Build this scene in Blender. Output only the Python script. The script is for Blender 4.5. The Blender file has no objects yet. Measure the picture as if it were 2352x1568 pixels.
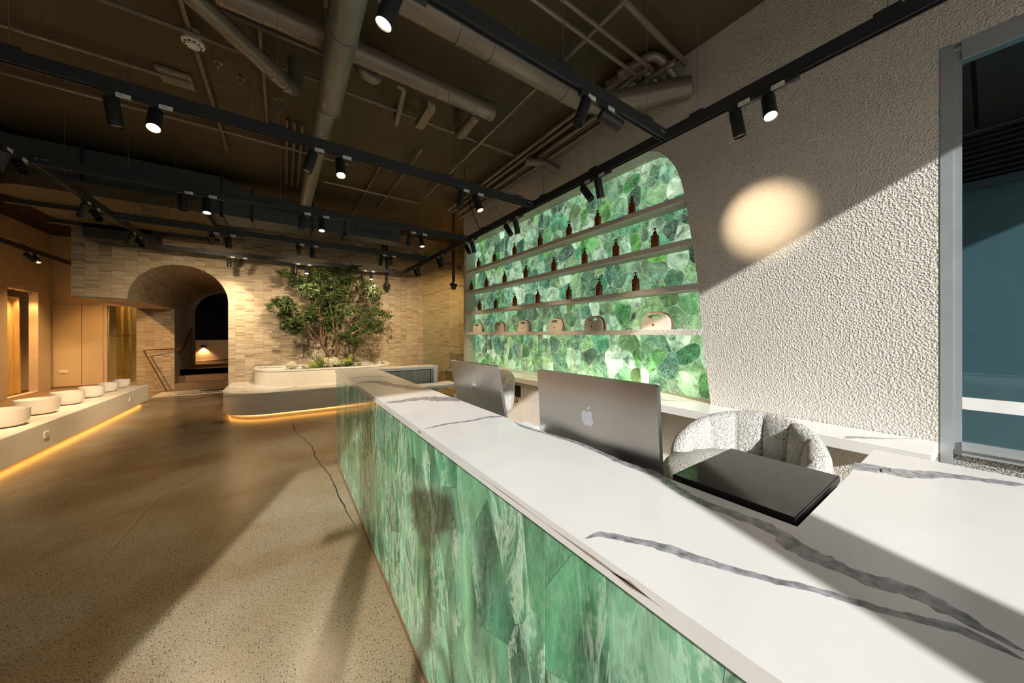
import bpy, bmesh, math, random
from mathutils import Vector, Matrix
from mathutils.geometry import tessellate_polygon
random.seed(7)
S = bpy.context.scene
COL = S.collection
PI = math.pi

# ------------------------------------------------------------------ camera
cam = bpy.data.cameras.new('camera')
cam.sensor_width = 36.0
cam.lens = 755.0 / 2352.0 * 36.0
cam.shift_y = -16.0 / 2352.0
cam.clip_start = 0.02
cam.clip_end = 200
cam_o = bpy.data.objects.new('camera', cam)
cam_o.location = (0, 0, 1.60)
cam_o.rotation_euler = (PI / 2, 0, -math.radians(34.61))
COL.objects.link(cam_o)
S.camera = cam_o

# ------------------------------------------------------------------ world, sun, exposure
W = bpy.data.worlds.new('sky'); S.world = W
W.use_nodes = True
bg = W.node_tree.nodes['Background']
bg.inputs[0].default_value = (1.0, 0.965, 0.92, 1)
bg.inputs[1].default_value = 1.0
sun = bpy.data.lights.new('sun', 'SUN')
sun.energy = 5.4
sun.angle = math.radians(0.9)
sun.color = (1.0, 0.975, 0.935)
sun_o = bpy.data.objects.new('sun', sun)
SUN = Vector((0.37, 1.0, -0.51)).normalized()
sun_o.rotation_euler = SUN.to_track_quat('-Z', 'Y').to_euler()
sun_o.location = (-4, -12, 8)
COL.objects.link(sun_o)
S.view_settings.view_transform = 'Standard'
S.view_settings.look = 'None'
S.view_settings.exposure = 0.25
S.view_settings.gamma = 1.0
S.view_settings.use_curve_mapping = False
cy = S.cycles
cy.max_bounces = 7; cy.diffuse_bounces = 3; cy.glossy_bounces = 3; cy.transmission_bounces = 4; cy.transparent_max_bounces = 6
cy.use_adaptive_sampling = True; cy.adaptive_threshold = 0.07; cy.adaptive_min_samples = 12
cy.caustics_reflective = False; cy.caustics_refractive = False

# ------------------------------------------------------------------ materials
M = {}
class NT:
    def __init__(s, name):
        m = bpy.data.materials.new(name); m.use_nodes = True
        s.m = m; s.t = m.node_tree; s.n = s.t.nodes; s.l = s.t.links
        s.b = s.n['Principled BSDF']; s.out = s.n['Material Output']
        M[name] = m
    def N(s, typ, **kw):
        n = s.n.new(typ)
        for k, v in kw.items():
            if k.startswith('i_'):
                key = k[2:].replace('_', ' ')
                n.inputs[key].default_value = v
            else: setattr(n, k, v)
        return n
    def L(s, a, ao, b, bi): s.l.new(a.outputs[ao], b.inputs[bi])
    def coord(s, kind='Object', scale=(1, 1, 1)):
        c = s.N('ShaderNodeTexCoord'); m = s.N('ShaderNodeMapping')
        m.inputs['Scale'].default_value = scale
        s.L(c, kind, m, 'Vector'); return m
    def noise(s, vec, scale, detail=4, rough=0.5, dist=0.0):
        n = s.N('ShaderNodeTexNoise'); n.inputs['Scale'].default_value = scale
        n.inputs['Detail'].default_value = detail; n.inputs['Roughness'].default_value = rough
        n.inputs['Distortion'].default_value = dist
        if vec: s.L(vec, 'Vector', n, 'Vector')
        return n
    def ramp(s, src, out, stops, interp='LINEAR'):
        r = s.N('ShaderNodeValToRGB'); cr = r.color_ramp; cr.interpolation = interp
        while len(cr.elements) < len(stops): cr.elements.new(0.5)
        for e, (p, c) in zip(cr.elements, stops):
            e.position = p; e.color = (c[0], c[1], c[2], 1) if len(c) == 3 else c
        s.L(src, out, r, 'Fac'); return r
    def mix(s, fac, a, b, typ='MIX'):
        n = s.N('ShaderNodeMix', data_type='RGBA', blend_type=typ)
        for k, v in ((0, fac), (6, a), (7, b)):
            if isinstance(v, (int, float)): n.inputs[k].default_value = v
            elif isinstance(v, tuple) and isinstance(v[0], (int, float)): n.inputs[k].default_value = (v[0], v[1], v[2], 1)
            else: s.l.new(v[0].outputs[v[1]], n.inputs[k])
        return n
    def bump(s, src, out, strength, dist):
        b = s.N('ShaderNodeBump'); b.inputs['Strength'].default_value = strength; b.inputs['Distance'].default_value = dist
        s.L(src, out, b, 'Height'); s.L(b, 'Normal', s.b, 'Normal'); return b
    def base(s, col=None, rough=0.5, metal=0.0, spec=0.5):
        if col: s.b.inputs['Base Color'].default_value = (*col, 1)
        s.b.inputs['Roughness'].default_value = rough; s.b.inputs['Metallic'].default_value = metal
        s.b.inputs['Specular IOR Level'].default_value = spec

def plain(name, col, rough=0.5, metal=0.0, spec=0.5, var=0.06, sc=6):
    t = NT(name); t.base(col, rough, metal, spec)
    v = t.coord(); n = t.noise(v, sc, 3)
    r = t.ramp(n, 'Fac', [(0.3, tuple(c * (1 - var) for c in col)), (0.7, tuple(min(1, c * (1 + var)) for c in col))])
    t.L(r, 'Color', t.b, 'Base Color'); return t
def glow(name, col, strength):
    t = NT(name); t.base((0.8, 0.8, 0.8))
    t.b.inputs['Emission Color'].default_value = (*col, 1); t.b.inputs['Emission Strength'].default_value = strength

def plaster(name, col, bs=0.55, sc=42):
    t = NT(name); t.base(col, 0.85, 0, 0.25)
    v = t.coord(); n = t.noise(v, sc, 2, 0.5, 0.1); n2 = t.noise(v, 1.3, 2)
    r = t.ramp(n2, 'Fac', [(0.3, tuple(c * 0.95 for c in col)), (0.7, col)])
    t.L(r, 'Color', t.b, 'Base Color')
    vo = t.N('ShaderNodeTexVoronoi'); vo.inputs['Scale'].default_value = sc * 0.7
    wv = t.N('ShaderNodeVectorMath', operation='MULTIPLY_ADD'); wv.inputs[1].default_value = (0.012, 0.012, 0.012)
    t.L(n, 'Color', wv, 0); t.L(v, 'Vector', wv, 2); t.L(wv, 'Vector', vo, 'Vector')
    t.bump(vo, 'Distance', bs, 0.009)
plaster('plaster', (0.74, 0.705, 0.64), 0.9, 115)
plaster('plaster_warm', (0.62, 0.52, 0.38), 0.15)
plaster('panel_paint', (0.60, 0.50, 0.32), 0.05)
plain('ceiling_paint', (0.10, 0.076, 0.046), 0.6, 0, 0.3, 0.12, 1.5)
plain('ceiling_black', (0.012, 0.011, 0.010), 0.7, 0, 0.3)
plain('pipe_paint', (0.25, 0.205, 0.16), 0.34, 0.25, 0.5, 0.08, 3)
plain('pipe_grey', (0.23, 0.23, 0.205), 0.4, 0.2, 0.5, 0.08, 3)
plain('duct_blue', (0.085, 0.096, 0.108), 0.5, 0.1)
plain('track_black', (0.026, 0.028, 0.032), 0.5)
plain('lamp_black', (0.025, 0.026, 0.028), 0.42, 0.2)
plain('white_plastic', (0.78, 0.77, 0.73), 0.4)
plain('joinery', (0.70, 0.66, 0.58), 0.6, 0, 0.3, 0.03)
plain('joinery_lit', (0.78, 0.72, 0.60), 0.6, 0, 0.3, 0.03)
plain('bench_paint', (0.84, 0.81, 0.75), 0.6, 0, 0.3, 0.03)
plain('bowl_quartz', (0.82, 0.80, 0.76), 0.45, 0, 0.4, 0.03)
plain('brass', (0.55, 0.38, 0.17), 0.3, 0.9)
plain('dark_hole', (0.012, 0.011, 0.010), 0.8)
plain('black_gloss', (0.018, 0.016, 0.014), 0.08)
plain('black_matte', (0.02, 0.02, 0.022), 0.5)
plain('steel_grey', (0.22, 0.23, 0.26), 0.4, 0.5)
plain('vein', (0.33, 0.33, 0.35), 0.25, 0, 0.5, 0.5, 45)
plain('vein_faint', (0.55, 0.52, 0.49), 0.25, 0, 0.5, 0.2, 30)
plain('vein_brown', (0.36, 0.27, 0.20), 0.3)
plain('soil', (0.035, 0.024, 0.015), 0.9)
plain('bark', (0.13, 0.08, 0.048), 0.8, 0, 0.3, 0.4, 25)
plain('mat_cream', (0.75, 0.66, 0.53), 0.9, 0, 0.2)
plain('ink', (0.03, 0.022, 0.015), 0.8)
plain('bronze_letter', (0.10, 0.06, 0.03), 0.5, 0.6)
plain('concrete_step', (0.22, 0.15, 0.10), 0.6, 0, 0.4, 0.15, 4)
plain('aluminium', (0.40, 0.44, 0.46), 0.42, 0.3)
plain('white_film', (0.86, 0.88, 0.88), 0.4)
plain('soffit_panel', (0.06, 0.05, 0.043), 0.5)
plain('louvre_metal', (0.12, 0.13, 0.15), 0.45, 0.3)
plain('teal_wall', (0.10, 0.17, 0.19), 0.5)
plain('paver', (0.30, 0.29, 0.27), 0.9, 0, 0.2, 0.15, 8)
plain('facade_wall', (0.55, 0.52, 0.48), 0.8)
plain('silver', (0.44, 0.42, 0.385), 0.30, 0.85, 0.5, 0.02)
plain('silver_bright', (0.85, 0.85, 0.86), 0.3, 0.4)
plain('logo_silver', (0.62, 0.63, 0.68), 0.12, 0.9)
plain('leather_red', (0.20, 0.045, 0.03), 0.5)
plain('canvas', (0.74, 0.69, 0.60), 0.85, 0, 0.2, 0.06, 20)
plain('copper_strip', (0.30, 0.17, 0.10), 0.4, 0.5)
plain('paper', (0.82, 0.84, 0.92), 0.7)
plain('petal_white', (0.70, 0.68, 0.52), 0.8, 0, 0.2, 0.15, 40)
plain('petal_green', (0.42, 0.50, 0.12), 0.8, 0, 0.2, 0.2, 40)
plain('grass_green', (0.17, 0.26, 0.045), 0.6, 0, 0.3, 0.3, 10)
plain('leaf_dark', (0.06, 0.12, 0.025), 0.5, 0, 0.4, 0.3, 10)
glow('lens_lit', (1.0, 0.78, 0.48), 14.0)
glow('led_strip', (1.0, 0.45, 0.09), 5.0)
plain('lens_off', (0.05, 0.05, 0.055), 0.15)

t = NT('boucle'); t.base((0.80, 0.78, 0.73), 0.95, 0, 0.1)
v = t.coord(); n = t.noise(v, 75, 3, 0.6, 0.8); t.bump(n, 'Fac', 1.0, 0.03)
r = t.ramp(n, 'Fac', [(0.3, (0.62, 0.60, 0.55)), (0.6, (0.84, 0.82, 0.78))]); t.L(r, 'Color', t.b, 'Base Color')

t = NT('amber_glass'); t.base((0.3, 0.04, 0.012), 0.08, 0, 0.6)
v = t.coord(); n = t.noise(v, 8, 2); r = t.ramp(n, 'Fac', [(0.3, (0.26, 0.034, 0.010)), (0.7, (0.40, 0.06, 0.016))])
t.L(r, 'Color', t.b, 'Base Color'); t.b.inputs['Transmission Weight'].default_value = 0.25

t = NT('curtain'); t.base((0.62, 0.40, 0.14), 0.85, 0, 0.2)
v = t.coord('Object', (3, 3, 0.3)); n = t.noise(v, 9, 3); r = t.ramp(n, 'Fac', [(0.3, (0.50, 0.32, 0.11)), (0.7, (0.68, 0.45, 0.17))])
t.L(r, 'Color', t.b, 'Base Color')

# white marble with faint clouding
t = NT('marble'); t.base((0.86, 0.85, 0.83), 0.16, 0, 0.5)
v = t.coord(); n = t.noise(v, 2.2, 6, 0.55, 1.2)
r = t.ramp(n, 'Fac', [(0.42, (0.87, 0.86, 0.84)), (0.60, (0.83, 0.82, 0.80)), (0.75, (0.87, 0.86, 0.85))])
t.L(r, 'Color', t.b, 'Base Color')

# polished concrete
t = NT('concrete'); t.base((0.3, 0.25, 0.2), 0.3, 0, 0.5)
v = t.coord(); big = t.noise(v, 0.8, 3, 0.5, 0.4); mid = t.noise(v, 9, 5, 0.6); fine = t.noise(v, 120, 2, 0.6)
c1 = t.ramp(big, 'Fac', [(0.25, (0.19, 0.115, 0.052)), (0.45, (0.26, 0.195, 0.115)), (0.6, (0.315, 0.27, 0.19)), (0.8, (0.225, 0.138, 0.064))])
c2 = t.ramp(mid, 'Fac', [(0.2, (0.92, 0.91, 0.90)), (0.8, (1.05, 1.05, 1.05))])
c3 = t.ramp(fine, 'Fac', [(0.32, (0.55, 0.54, 0.52)), (0.5, (1.0, 1.0, 1.0)), (0.68, (1.3, 1.3, 1.28))])
mx0 = t.mix(1.0, (c1, 'Color'), (c2, 'Color'), 'MULTIPLY'); mx = t.mix(1.0, (mx0, 2), (c3, 'Color'), 'MULTIPLY')
vo = t.N('ShaderNodeTexVoronoi'); vo.inputs['Scale'].default_value = 75; t.L(v, 'Vector', vo, 'Vector')
sp = t.ramp(vo, 'Distance', [(0.20, (1, 1, 1)), (0.32, (0, 0, 0))])
sep = t.N('ShaderNodeSeparateColor'); t.L(vo, 'Color', sep, 0); sl = t.ramp(sep, 'Red', [(0.50, (0, 0, 0)), (0.56, (1, 1, 1))])
mm = t.mix(1.0, (sp, 'Color'), (sl, 'Color'), 'MULTIPLY')
fin = t.mix((mm, 2), (mx, 2), (0.06, 0.052, 0.042))
t.L(fin, 2, t.b, 'Base Color')
t.b.inputs['Roughness'].default_value = 0.27

# strip tiles (per-strip colour attribute)
t = NT('tile_strip'); t.base((0.4, 0.33, 0.25), 0.62, 0, 0.35)
a = t.N('ShaderNodeAttribute', attribute_name='shade')
v = t.coord('Object', (1, 1, 6)); n = t.noise(v, 14, 4)
r = t.ramp(a, 'Fac', [(0.0, (0.26, 0.20, 0.135)), (0.35, (0.40, 0.325, 0.23)), (0.7, (0.49, 0.415, 0.305)), (1.0, (0.60, 0.52, 0.40))])
r2 = t.ramp(n, 'Fac', [(0.3, (0.8, 0.8, 0.8)), (0.7, (1.08, 1.08, 1.08))])
mx = t.mix(1.0, (r, 'Color'), (r2, 'Color'), 'MULTIPLY'); t.L(mx, 2, t.b, 'Base Color')
# strip tiles too far away to pick apart: brick pattern on UVs
t = NT('tile_far'); t.base((0.4, 0.33, 0.25), 0.6, 0, 0.35)
v = t.coord('UV'); b = t.N('ShaderNodeTexBrick', offset=0.0)
b.inputs['Color1'].default_value = (0.44, 0.36, 0.26, 1); b.inputs['Color2'].default_value = (0.26, 0.20, 0.135, 1)
b.inputs['Mortar'].default_value = (0.20, 0.15, 0.10, 1); b.inputs['Scale'].default_value = 1.0
b.inputs['Mortar Size'].default_value = 0.002; b.inputs['Brick Width'].default_value = 0.17; b.inputs['Row Height'].default_value = 0.032
t.L(v, 'Vector', b, 'Vector'); t.L(b, 'Color', t.b, 'Base Color'); t.bump(b, 'Fac', 0.3, 0.004)
plain('grout', (0.30, 0.24, 0.17), 0.8)

# green stone: backlit slices, each its own colour
def onyx(name, emis, own_stops, streak, sc, vein_amt, crackle, contrast, cont=0.0, pale=0.35):
    t = NT(name); t.base((0.1, 0.3, 0.15), 0.14, 0, 0.5)
    oi = t.N('ShaderNodeObjectInfo')
    tc = t.N('ShaderNodeTexCoord'); ad = t.N('ShaderNodeVectorMath', operation='ADD')
    mp = t.N('ShaderNodeMapping'); mp.inputs['Scale'].default_value = streak; mp.inputs['Rotation'].default_value = (0.22, 0, 0)
    sc_ = t.N('ShaderNodeVectorMath', operation='SCALE'); cx = t.N('ShaderNodeCombineXYZ')
    t.L(oi, 'Random', cx, 'X'); t.L(oi, 'Random', cx, 'Y'); t.L(oi, 'Random', cx, 'Z')
    sc_.inputs['Scale'].default_value = 37.0; t.L(cx, 'Vector', sc_, 0)
    t.L(tc, 'Object', mp, 'Vector'); t.L(mp, 'Vector', ad, 0); t.L(sc_, 'Vector', ad, 1)
    own = t.ramp(oi, 'Random', own_stops)
    n1 = t.noise(ad, 4.5 * sc, 4, 0.6, 1.0)
    lo, hi = 1 - contrast, 1 + contrast
    dk = t.ramp(n1, 'Fac', [(0.30, (lo*.9, lo, lo)), (0.5, (1.0, 1.0, 1.0)), (0.72, (hi*1.05, hi, hi))])
    if cont:
        geo = t.N('ShaderNodeNewGeometry'); gm = t.N('ShaderNodeMapping'); gm.inputs['Scale'].default_value = (1, 1.0, 0.45); gm.inputs['Rotation'].default_value = (0.3, 0, 0)
        t.L(geo, 'Position', gm, 'Vector'); gn = t.noise(gm, 3.0, 4, 0.55, 0.8)
        gr_ = t.ramp(gn, 'Fac', [(0.30, (0.02, 0.11, 0.065)), (0.42, (0.07, 0.26, 0.12)), (0.52, (0.13, 0.37, 0.21)), (0.60, (0.07, 0.24, 0.07)), (0.72, (0.32, 0.55, 0.40))])
        own = t.mix(cont, (own, 'Color'), (gr_, 'Color')); body = t.mix(1.0, (own, 2), (dk, 'Color'), 'MULTIPLY')
    else: body = t.mix(1.0, (own, 'Color'), (dk, 'Color'), 'MULTIPLY')
    n2 = t.noise(ad, 7 * sc, 5, 0.7, 1.1); n2b = t.noise(ad, 2.6 * sc, 2, 0.5, 0.5)
    vein = t.ramp(n2, 'Fac', [(0.44, (0, 0, 0)), (0.5, (1, 1, 1)), (0.56, (0, 0, 0))])
    msk = t.ramp(n2b, 'Fac', [(0.45, (0.08, 0.08, 0.08)), (0.62, (1, 1, 1))])
    vm = t.mix(1.0, (vein, 'Color'), (msk, 'Color'), 'MULTIPLY')
    vo = t.N('ShaderNodeTexVoronoi', feature='DISTANCE_TO_EDGE'); vo.inputs['Scale'].default_value = 38 * sc
    wr_ = t.noise(ad, 14 * sc, 2, 0.6); wv = t.N('ShaderNodeVectorMath', operation='MULTIPLY_ADD'); wv.inputs[1].default_value = (0.12, 0.12, 0.12)
    t.L(wr_, 'Color', wv, 0); t.L(ad, 'Vector', wv, 2); t.L(wv, 'Vector', vo, 'Vector')
    crk = t.ramp(vo, 'Distance', [(0.0, (1, 1, 1)), (0.16, (0, 0, 0))])
    cm = t.mix(crackle, (0, 0, 0), (crk, 'Color'))
    both = t.mix(1.0, (vm, 2), (cm, 2), 'ADD')
    fac = t.N('ShaderNodeMath', operation='MULTIPLY'); fac.inputs[1].default_value = vein_amt; fac.use_clamp = True
    t.L(both, 2, fac, 0)
    f2 = t.N('ShaderNodeMix', data_type='RGBA')
    t.l.new(fac.outputs[0], f2.inputs[0]); t.l.new(body.outputs[2], f2.inputs[6]); 
    b2 = t.mix(1.0, (body, 2), (2.3, 2.1, 2.2), 'MULTIPLY'); b3 = t.mix(pale, (b2, 2), (0.64, 0.79, 0.61)); t.l.new(b3.outputs[2], f2.inputs[7])
    t.l.new(f2.outputs[2], t.b.inputs['Base Color']); t.l.new(f2.outputs[2], t.b.inputs['Emission Color'])
    t.b.inputs['Emission Strength'].default_value = emis
    t.b.inputs['Coat Weight'].default_value = 0.25; t.b.inputs['Coat Roughness'].default_value = 0.05
NICHE = [(0.0, (0.02, 0.20, 0.015)), (0.06, (0.20, 0.42, 0.22)), (0.13, (0.03, 0.13, 0.06)), (0.20, (0.36, 0.58, 0.38)), (0.27, (0.010, 0.055, 0.035)),
         (0.34, (0.14, 0.36, 0.18)), (0.41, (0.07, 0.30, 0.02)), (0.48, (0.42, 0.64, 0.44)), (0.55, (0.07, 0.13, 0.025)), (0.62, (0.07, 0.30, 0.15)),
         (0.69, (0.46, 0.66, 0.46)), (0.76, (0.10, 0.34, 0.20)), (0.83, (0.015, 0.075, 0.05)), (0.90, (0.24, 0.44, 0.18)), (0.95, (0.03, 0.15, 0.10)), (1.0, (0.04, 0.24, 0.02))]
CNT = [(0.0, (0.06, 0.26, 0.12)), (0.12, (0.14, 0.38, 0.23)), (0.25, (0.04, 0.19, 0.12)), (0.38, (0.22, 0.47, 0.31)), (0.5, (0.09, 0.29, 0.09)),
       (0.62, (0.12, 0.36, 0.22)), (0.74, (0.26, 0.52, 0.36)), (0.84, (0.13, 0.31, 0.14)), (0.92, (0.08, 0.27, 0.19)), (1.0, (0.17, 0.42, 0.27))]
onyx('onyx_niche', 0.56, NICHE, (1, 1, 1), 1.15, 0.85, 0.6, 0.9, 0, 0.34)
onyx('onyx_matrix', 0.50, [(0.0, (0.20, 0.38, 0.17)), (1.0, (0.20, 0.38, 0.17))], (1, 1, 1), 1.3, 0.95, 0.6, 0.7, 0, 0.8)
onyx('onyx_counter', 0.07, CNT, (1, 1.0, 0.38), 1.1, 1.0, 0.12, 0.8, 0.5, 0.75)
plain('resin', (0.52, 0.68, 0.55), 0.2)

# leaves of the tree
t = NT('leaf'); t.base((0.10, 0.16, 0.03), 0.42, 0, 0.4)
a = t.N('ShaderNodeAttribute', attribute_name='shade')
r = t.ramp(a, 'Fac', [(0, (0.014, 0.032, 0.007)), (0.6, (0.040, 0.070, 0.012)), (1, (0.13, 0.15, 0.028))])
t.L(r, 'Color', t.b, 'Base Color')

def thin_glass(name, tint, ior=1.5, boost=0.0):
    t = NT(name); tr = t.N('ShaderNodeBsdfTransparent'); tr.inputs[0].default_value = (*tint, 1)
    gl = t.N('ShaderNodeBsdfGlossy'); gl.inputs['Roughness'].default_value = 0.0; gl.inputs[0].default_value = (0.9, 0.95, 1, 1)
    fr = t.N('ShaderNodeLayerWeight'); pw_ = t.N('ShaderNodeMath', operation='POWER'); pw_.inputs[1].default_value = 4.0; t.L(fr, 'Facing', pw_, 0)
    ad = t.N('ShaderNodeMath', operation='MULTIPLY_ADD'); ad.inputs[1].default_value = 0.9; ad.inputs[2].default_value = boost; t.L(pw_, 'Value', ad, 0)
    mx = t.N('ShaderNodeMixShader'); t.L(ad, 'Value', mx, 0); t.L(tr, 'BSDF', mx, 1); t.L(gl, 'BSDF', mx, 2)
    t.L(mx, 'Shader', t.out, 'Surface')
thin_glass('window_glass', (0.70, 0.82, 0.86), 1.5, 0.05)
thin_glass('partition_glass', (0.86, 0.92, 0.86), 1.5, 0.05)
# speckled granite under the window
t = NT('granite'); t.base((0.3, 0.3, 0.28), 0.7, 0, 0.3)
v = t.coord(); n = t.noise(v, 130, 2); r = t.ramp(n, 'Fac', [(0.40, (0.10, 0.10, 0.095)), (0.5, (0.34, 0.34, 0.32)), (0.62, (0.62, 0.61, 0.57))])
t.L(r, 'Color', t.b, 'Base Color'); t.bump(n, 'Fac', 0.4, 0.005)

# ------------------------------------------------------------------ mesh helpers
class MB:
    def __init__(s): s.v = []; s.f = []; s.mi = []; s.cur = 0
    def add(s, verts, faces):
        o = len(s.v); s.v += [tuple(p) for p in verts]
        for f in faces: s.f.append(tuple(i + o for i in f)); s.mi.append(s.cur)
    def box(s, x0, x1, y0, y1, z0, z1):
        s.add([(x0,y0,z0),(x1,y0,z0),(x1,y1,z0),(x0,y1,z0),(x0,y0,z1),(x1,y0,z1),(x1,y1,z1),(x0,y1,z1)],
              [(0,3,2,1),(4,5,6,7),(0,1,5,4),(1,2,6,5),(2,3,7,6),(3,0,4,7)])
    def tube(s, pts, r, n=10, cap=True, radii=None):
        pts = [Vector(p) for p in pts]; k = len(pts); rings = []
        t0 = (pts[1] - pts[0]).normalized()
        up = Vector((0, 0, 1)) if abs(t0.z) < 0.9 else Vector((1, 0, 0))
        a = t0.cross(up).normalized(); vs = []
        for i, p in enumerate(pts):
            t = ((pts[min(i + 1, k - 1)] - pts[max(i - 1, 0)])).normalized()
            a = (a - t * a.dot(t)).normalized(); b = t.cross(a)
            rr = radii[i] if radii else r
            if 0 < i < k - 1:
                c = (pts[i] - pts[i-1]).normalized().dot(t); sc = 1 / max(0.75, c)
            else: sc = 1
            vs += [p + (a * math.cos(2*PI*j/n) + b * math.sin(2*PI*j/n)) * rr * sc for j in range(n)]
        fs = []
        for i in range(k - 1):
            for j in range(n):
                fs.append((i*n+j, i*n+(j+1) % n, (i+1)*n+(j+1) % n, (i+1)*n+j))
        if cap: fs.append(tuple(range(n))[::-1]); fs.append(tuple((k-1)*n+j for j in range(n)))
        s.add(vs, fs)
    def lathe(s, prof, c=(0, 0, 0), n=20, axis=None, closed=False):
        """prof: (r, z) list; revolve about +Z, then optional Matrix axis"""
        vs = []; fs = []; k = len(prof)
        for (r, z) in prof:
            for j in range(n): vs.append(Vector((r * math.cos(2*PI*j/n), r * math.sin(2*PI*j/n), z)))
        for i in range(k - 1):
            for j in range(n): fs.append((i*n+j, i*n+(j+1) % n, (i+1)*n+(j+1) % n, (i+1)*n+j))
        if prof[0][0] > 1e-6: fs.append(tuple(range(n))[::-1])
        if prof[-1][0] > 1e-6: fs.append(tuple((k-1)*n+j for j in range(n)))
        if axis is not None: vs = [axis @ p for p in vs]
        s.add([p + Vector(c) for p in vs], fs)
    def plate(s, loops, fn, t0, t1):
        """polygon (first loop) with holes (others), in 2-D, extruded t0..t1; fn(u, v, t) -> xyz"""
        tris = tessellate_polygon([[Vector((p[0], p[1], 0)) for p in l] for l in loops])
        flat = [p for l in loops for p in l]; n = len(flat)
        vs = [fn(p[0], p[1], t0) for p in flat] + [fn(p[0], p[1], t1) for p in flat]
        fs = [tuple(t) for t in tris] + [tuple(i + n for i in reversed(t)) for t in tris]
        o = 0
        for l in loops:
            m = len(l)
            for i in range(m): fs.append((o+i, o+(i+1) % m, n+o+(i+1) % m, n+o+i))
            o += m
        s.add(vs, fs)
    def mesh(s, name, mats, smooth=False, fix=True):
        me = bpy.data.meshes.new(name); me.from_pydata(s.v, [], s.f)
        for m in (mats if isinstance(mats, (list, tuple)) else [mats]): me.materials.append(M[m])
        if len(me.materials) > 1: me.polygons.foreach_set('material_index', s.mi)
        if fix:
            bm = bmesh.new(); bm.from_mesh(me); bmesh.ops.recalc_face_normals(bm, faces=bm.faces); bm.to_mesh(me); bm.free()
        if smooth:
            me.polygons.foreach_set('use_smooth', [True] * len(me.polygons))
            if smooth != 'all':
                try: me.set_sharp_from_angle(angle=math.radians(40))
                except Exception: pass
        me.update(); return me
    def build(s, name, mats, parent=None, smooth=False, loc=None, fix=True):
        return link(name, s.mesh(name, mats, smooth, fix), parent, loc)
def link(name, data, parent=None, loc=None):
    o = bpy.data.objects.new(name, data); COL.objects.link(o)
    if parent: o.parent = parent
    if loc is not None: o.location = loc
    return o
def empty(name, loc=(0, 0, 0), rz=0.0, parent=None):
    o = bpy.data.objects.new(name, None); COL.objects.link(o); o.location = loc; o.rotation_euler = (0, 0, rz)
    o.empty_display_size = 0.1
    if parent: o.parent = parent
    return o
def tag(o, label, cat, group=None):
    o['label'] = label; o['category'] = cat
    if group: o['group'] = group
    return o
def struct(o, label=None):
    o['kind'] = 'structure'
    if label: o['label'] = label
    return o
def boxo(name, mat, b, parent=None, bev=0.0):
    m = MB(); m.box(*b); o = m.build(name, mat, parent)
    if bev:
        md = o.modifiers.new('bevel', 'BEVEL'); md.width = bev; md.segments = 2; md.limit_method = 'ANGLE'
    return o
def text_mesh(name, body, size, mat, mw, parent=None, extrude=0.002, align='CENTER', stretch=1.0):
    cu = bpy.data.curves.new(name, 'FONT'); cu.body = body; cu.size = size; cu.extrude = extrude
    cu.align_x = align; cu.align_y = 'CENTER'
    tmp = bpy.data.objects.new(name, cu); COL.objects.link(tmp)
    dg = bpy.context.evaluated_depsgraph_get()
    me = bpy.data.meshes.new_from_object(tmp.evaluated_get(dg))
    bpy.data.objects.remove(tmp); bpy.data.curves.remove(cu)
    me.materials.clear(); me.materials.append(M[mat])
    me.transform(mw @ Matrix.Diagonal((stretch, 1, 1, 1)))
    return link(name, me, parent)
XYZ = lambda u, v, t: (u, v, t)           # plan polygon
YZX = lambda u, v, t: (t, u, v)           # wall of constant X : u=Y v=Z
XZY = lambda u, v, t: (u, t, v)           # wall of constant Y : u=X v=Z
ORD = ['first', 'second', 'third', 'fourth', 'fifth', 'sixth', 'seventh', 'eighth', 'ninth', 'tenth', 'eleventh', 'twelfth']

CEIL = 4.56
CT = 1.157          # counter top height

# ================================================================== THE SETTING
o = boxo('floor', 'concrete', (-6.2, 6.4, -1.75, 13.4, -0.1, 0.0)); struct(o, 'polished brown concrete floor with dark aggregate')
floor = o
def ribbon(name, pts, w, mat, parent, z, jit=0.15, n=60, taper=True, seed=1, plane='z'):
    """irregular flat strip along a polyline, lying on a surface"""
    rnd = random.Random(seed); P = [Vector((p[0], p[1])) for p in pts]
    if isinstance(w, (int, float)): w = [w] * len(P)
    if name == 'marble_vein': w = [q * 1.45 for q in w]
    K = len(P) - 1; n = max(n, 24)
    def cr(f):
        x = min(f * K, K - 1e-6); i = int(x); t = x - i
        p0, p1, p2, p3 = P[max(i-1, 0)], P[i], P[i+1], P[min(i+2, K)]
        q = 0.5 * ((2*p1) + (p2-p0)*t + (2*p0-5*p1+4*p2-p3)*t*t + (3*p1-p0-3*p2+p3)*t**3)
        return q, w[i]*(1-t) + w[i+1]*t
    def wave():
        c = [(rnd.uniform(.5, 1)/(k+1)**.7, (k+1)*rnd.uniform(4, 7), rnd.uniform(0, 6.3)) for k in range(6)]
        return lambda f: sum(a_*math.sin(b_*f*K*.55 + c_) for a_, b_, c_ in c) / 2.2
    wc_, wl, wr2 = wave(), wave(), wave(); vs = []; fs = []
    for k in range(n + 1):
        f = k / n; p, ww = cr(f); q2, _ = cr(min(1, f + .01)); q1, _ = cr(max(0, f - .01))
        tg = (q2 - q1).normalized(); nn = Vector((-tg.y, tg.x))
        e = math.sin(PI/2 * min(1, f*7 + .05, (1-f)*7 + .05)) if taper else 1
        c = p + nn * wc_(f) * ww * jit
        a = c + nn * ww * .5 * e * (1 + .35*wl(f) + rnd.uniform(-.12, .12)); b = c - nn * ww * .5 * e * (1 + .35*wr2(f) + rnd.uniform(-.12, .12))
        for q in (a, b): vs.append((q.x, q.y, z))
        if k: fs.append((2*k-2, 2*k-1, 2*k+1, 2*k))
    m = MB(); m.add(vs, fs); ob = m.build(name, mat, parent)
    return ob
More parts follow.
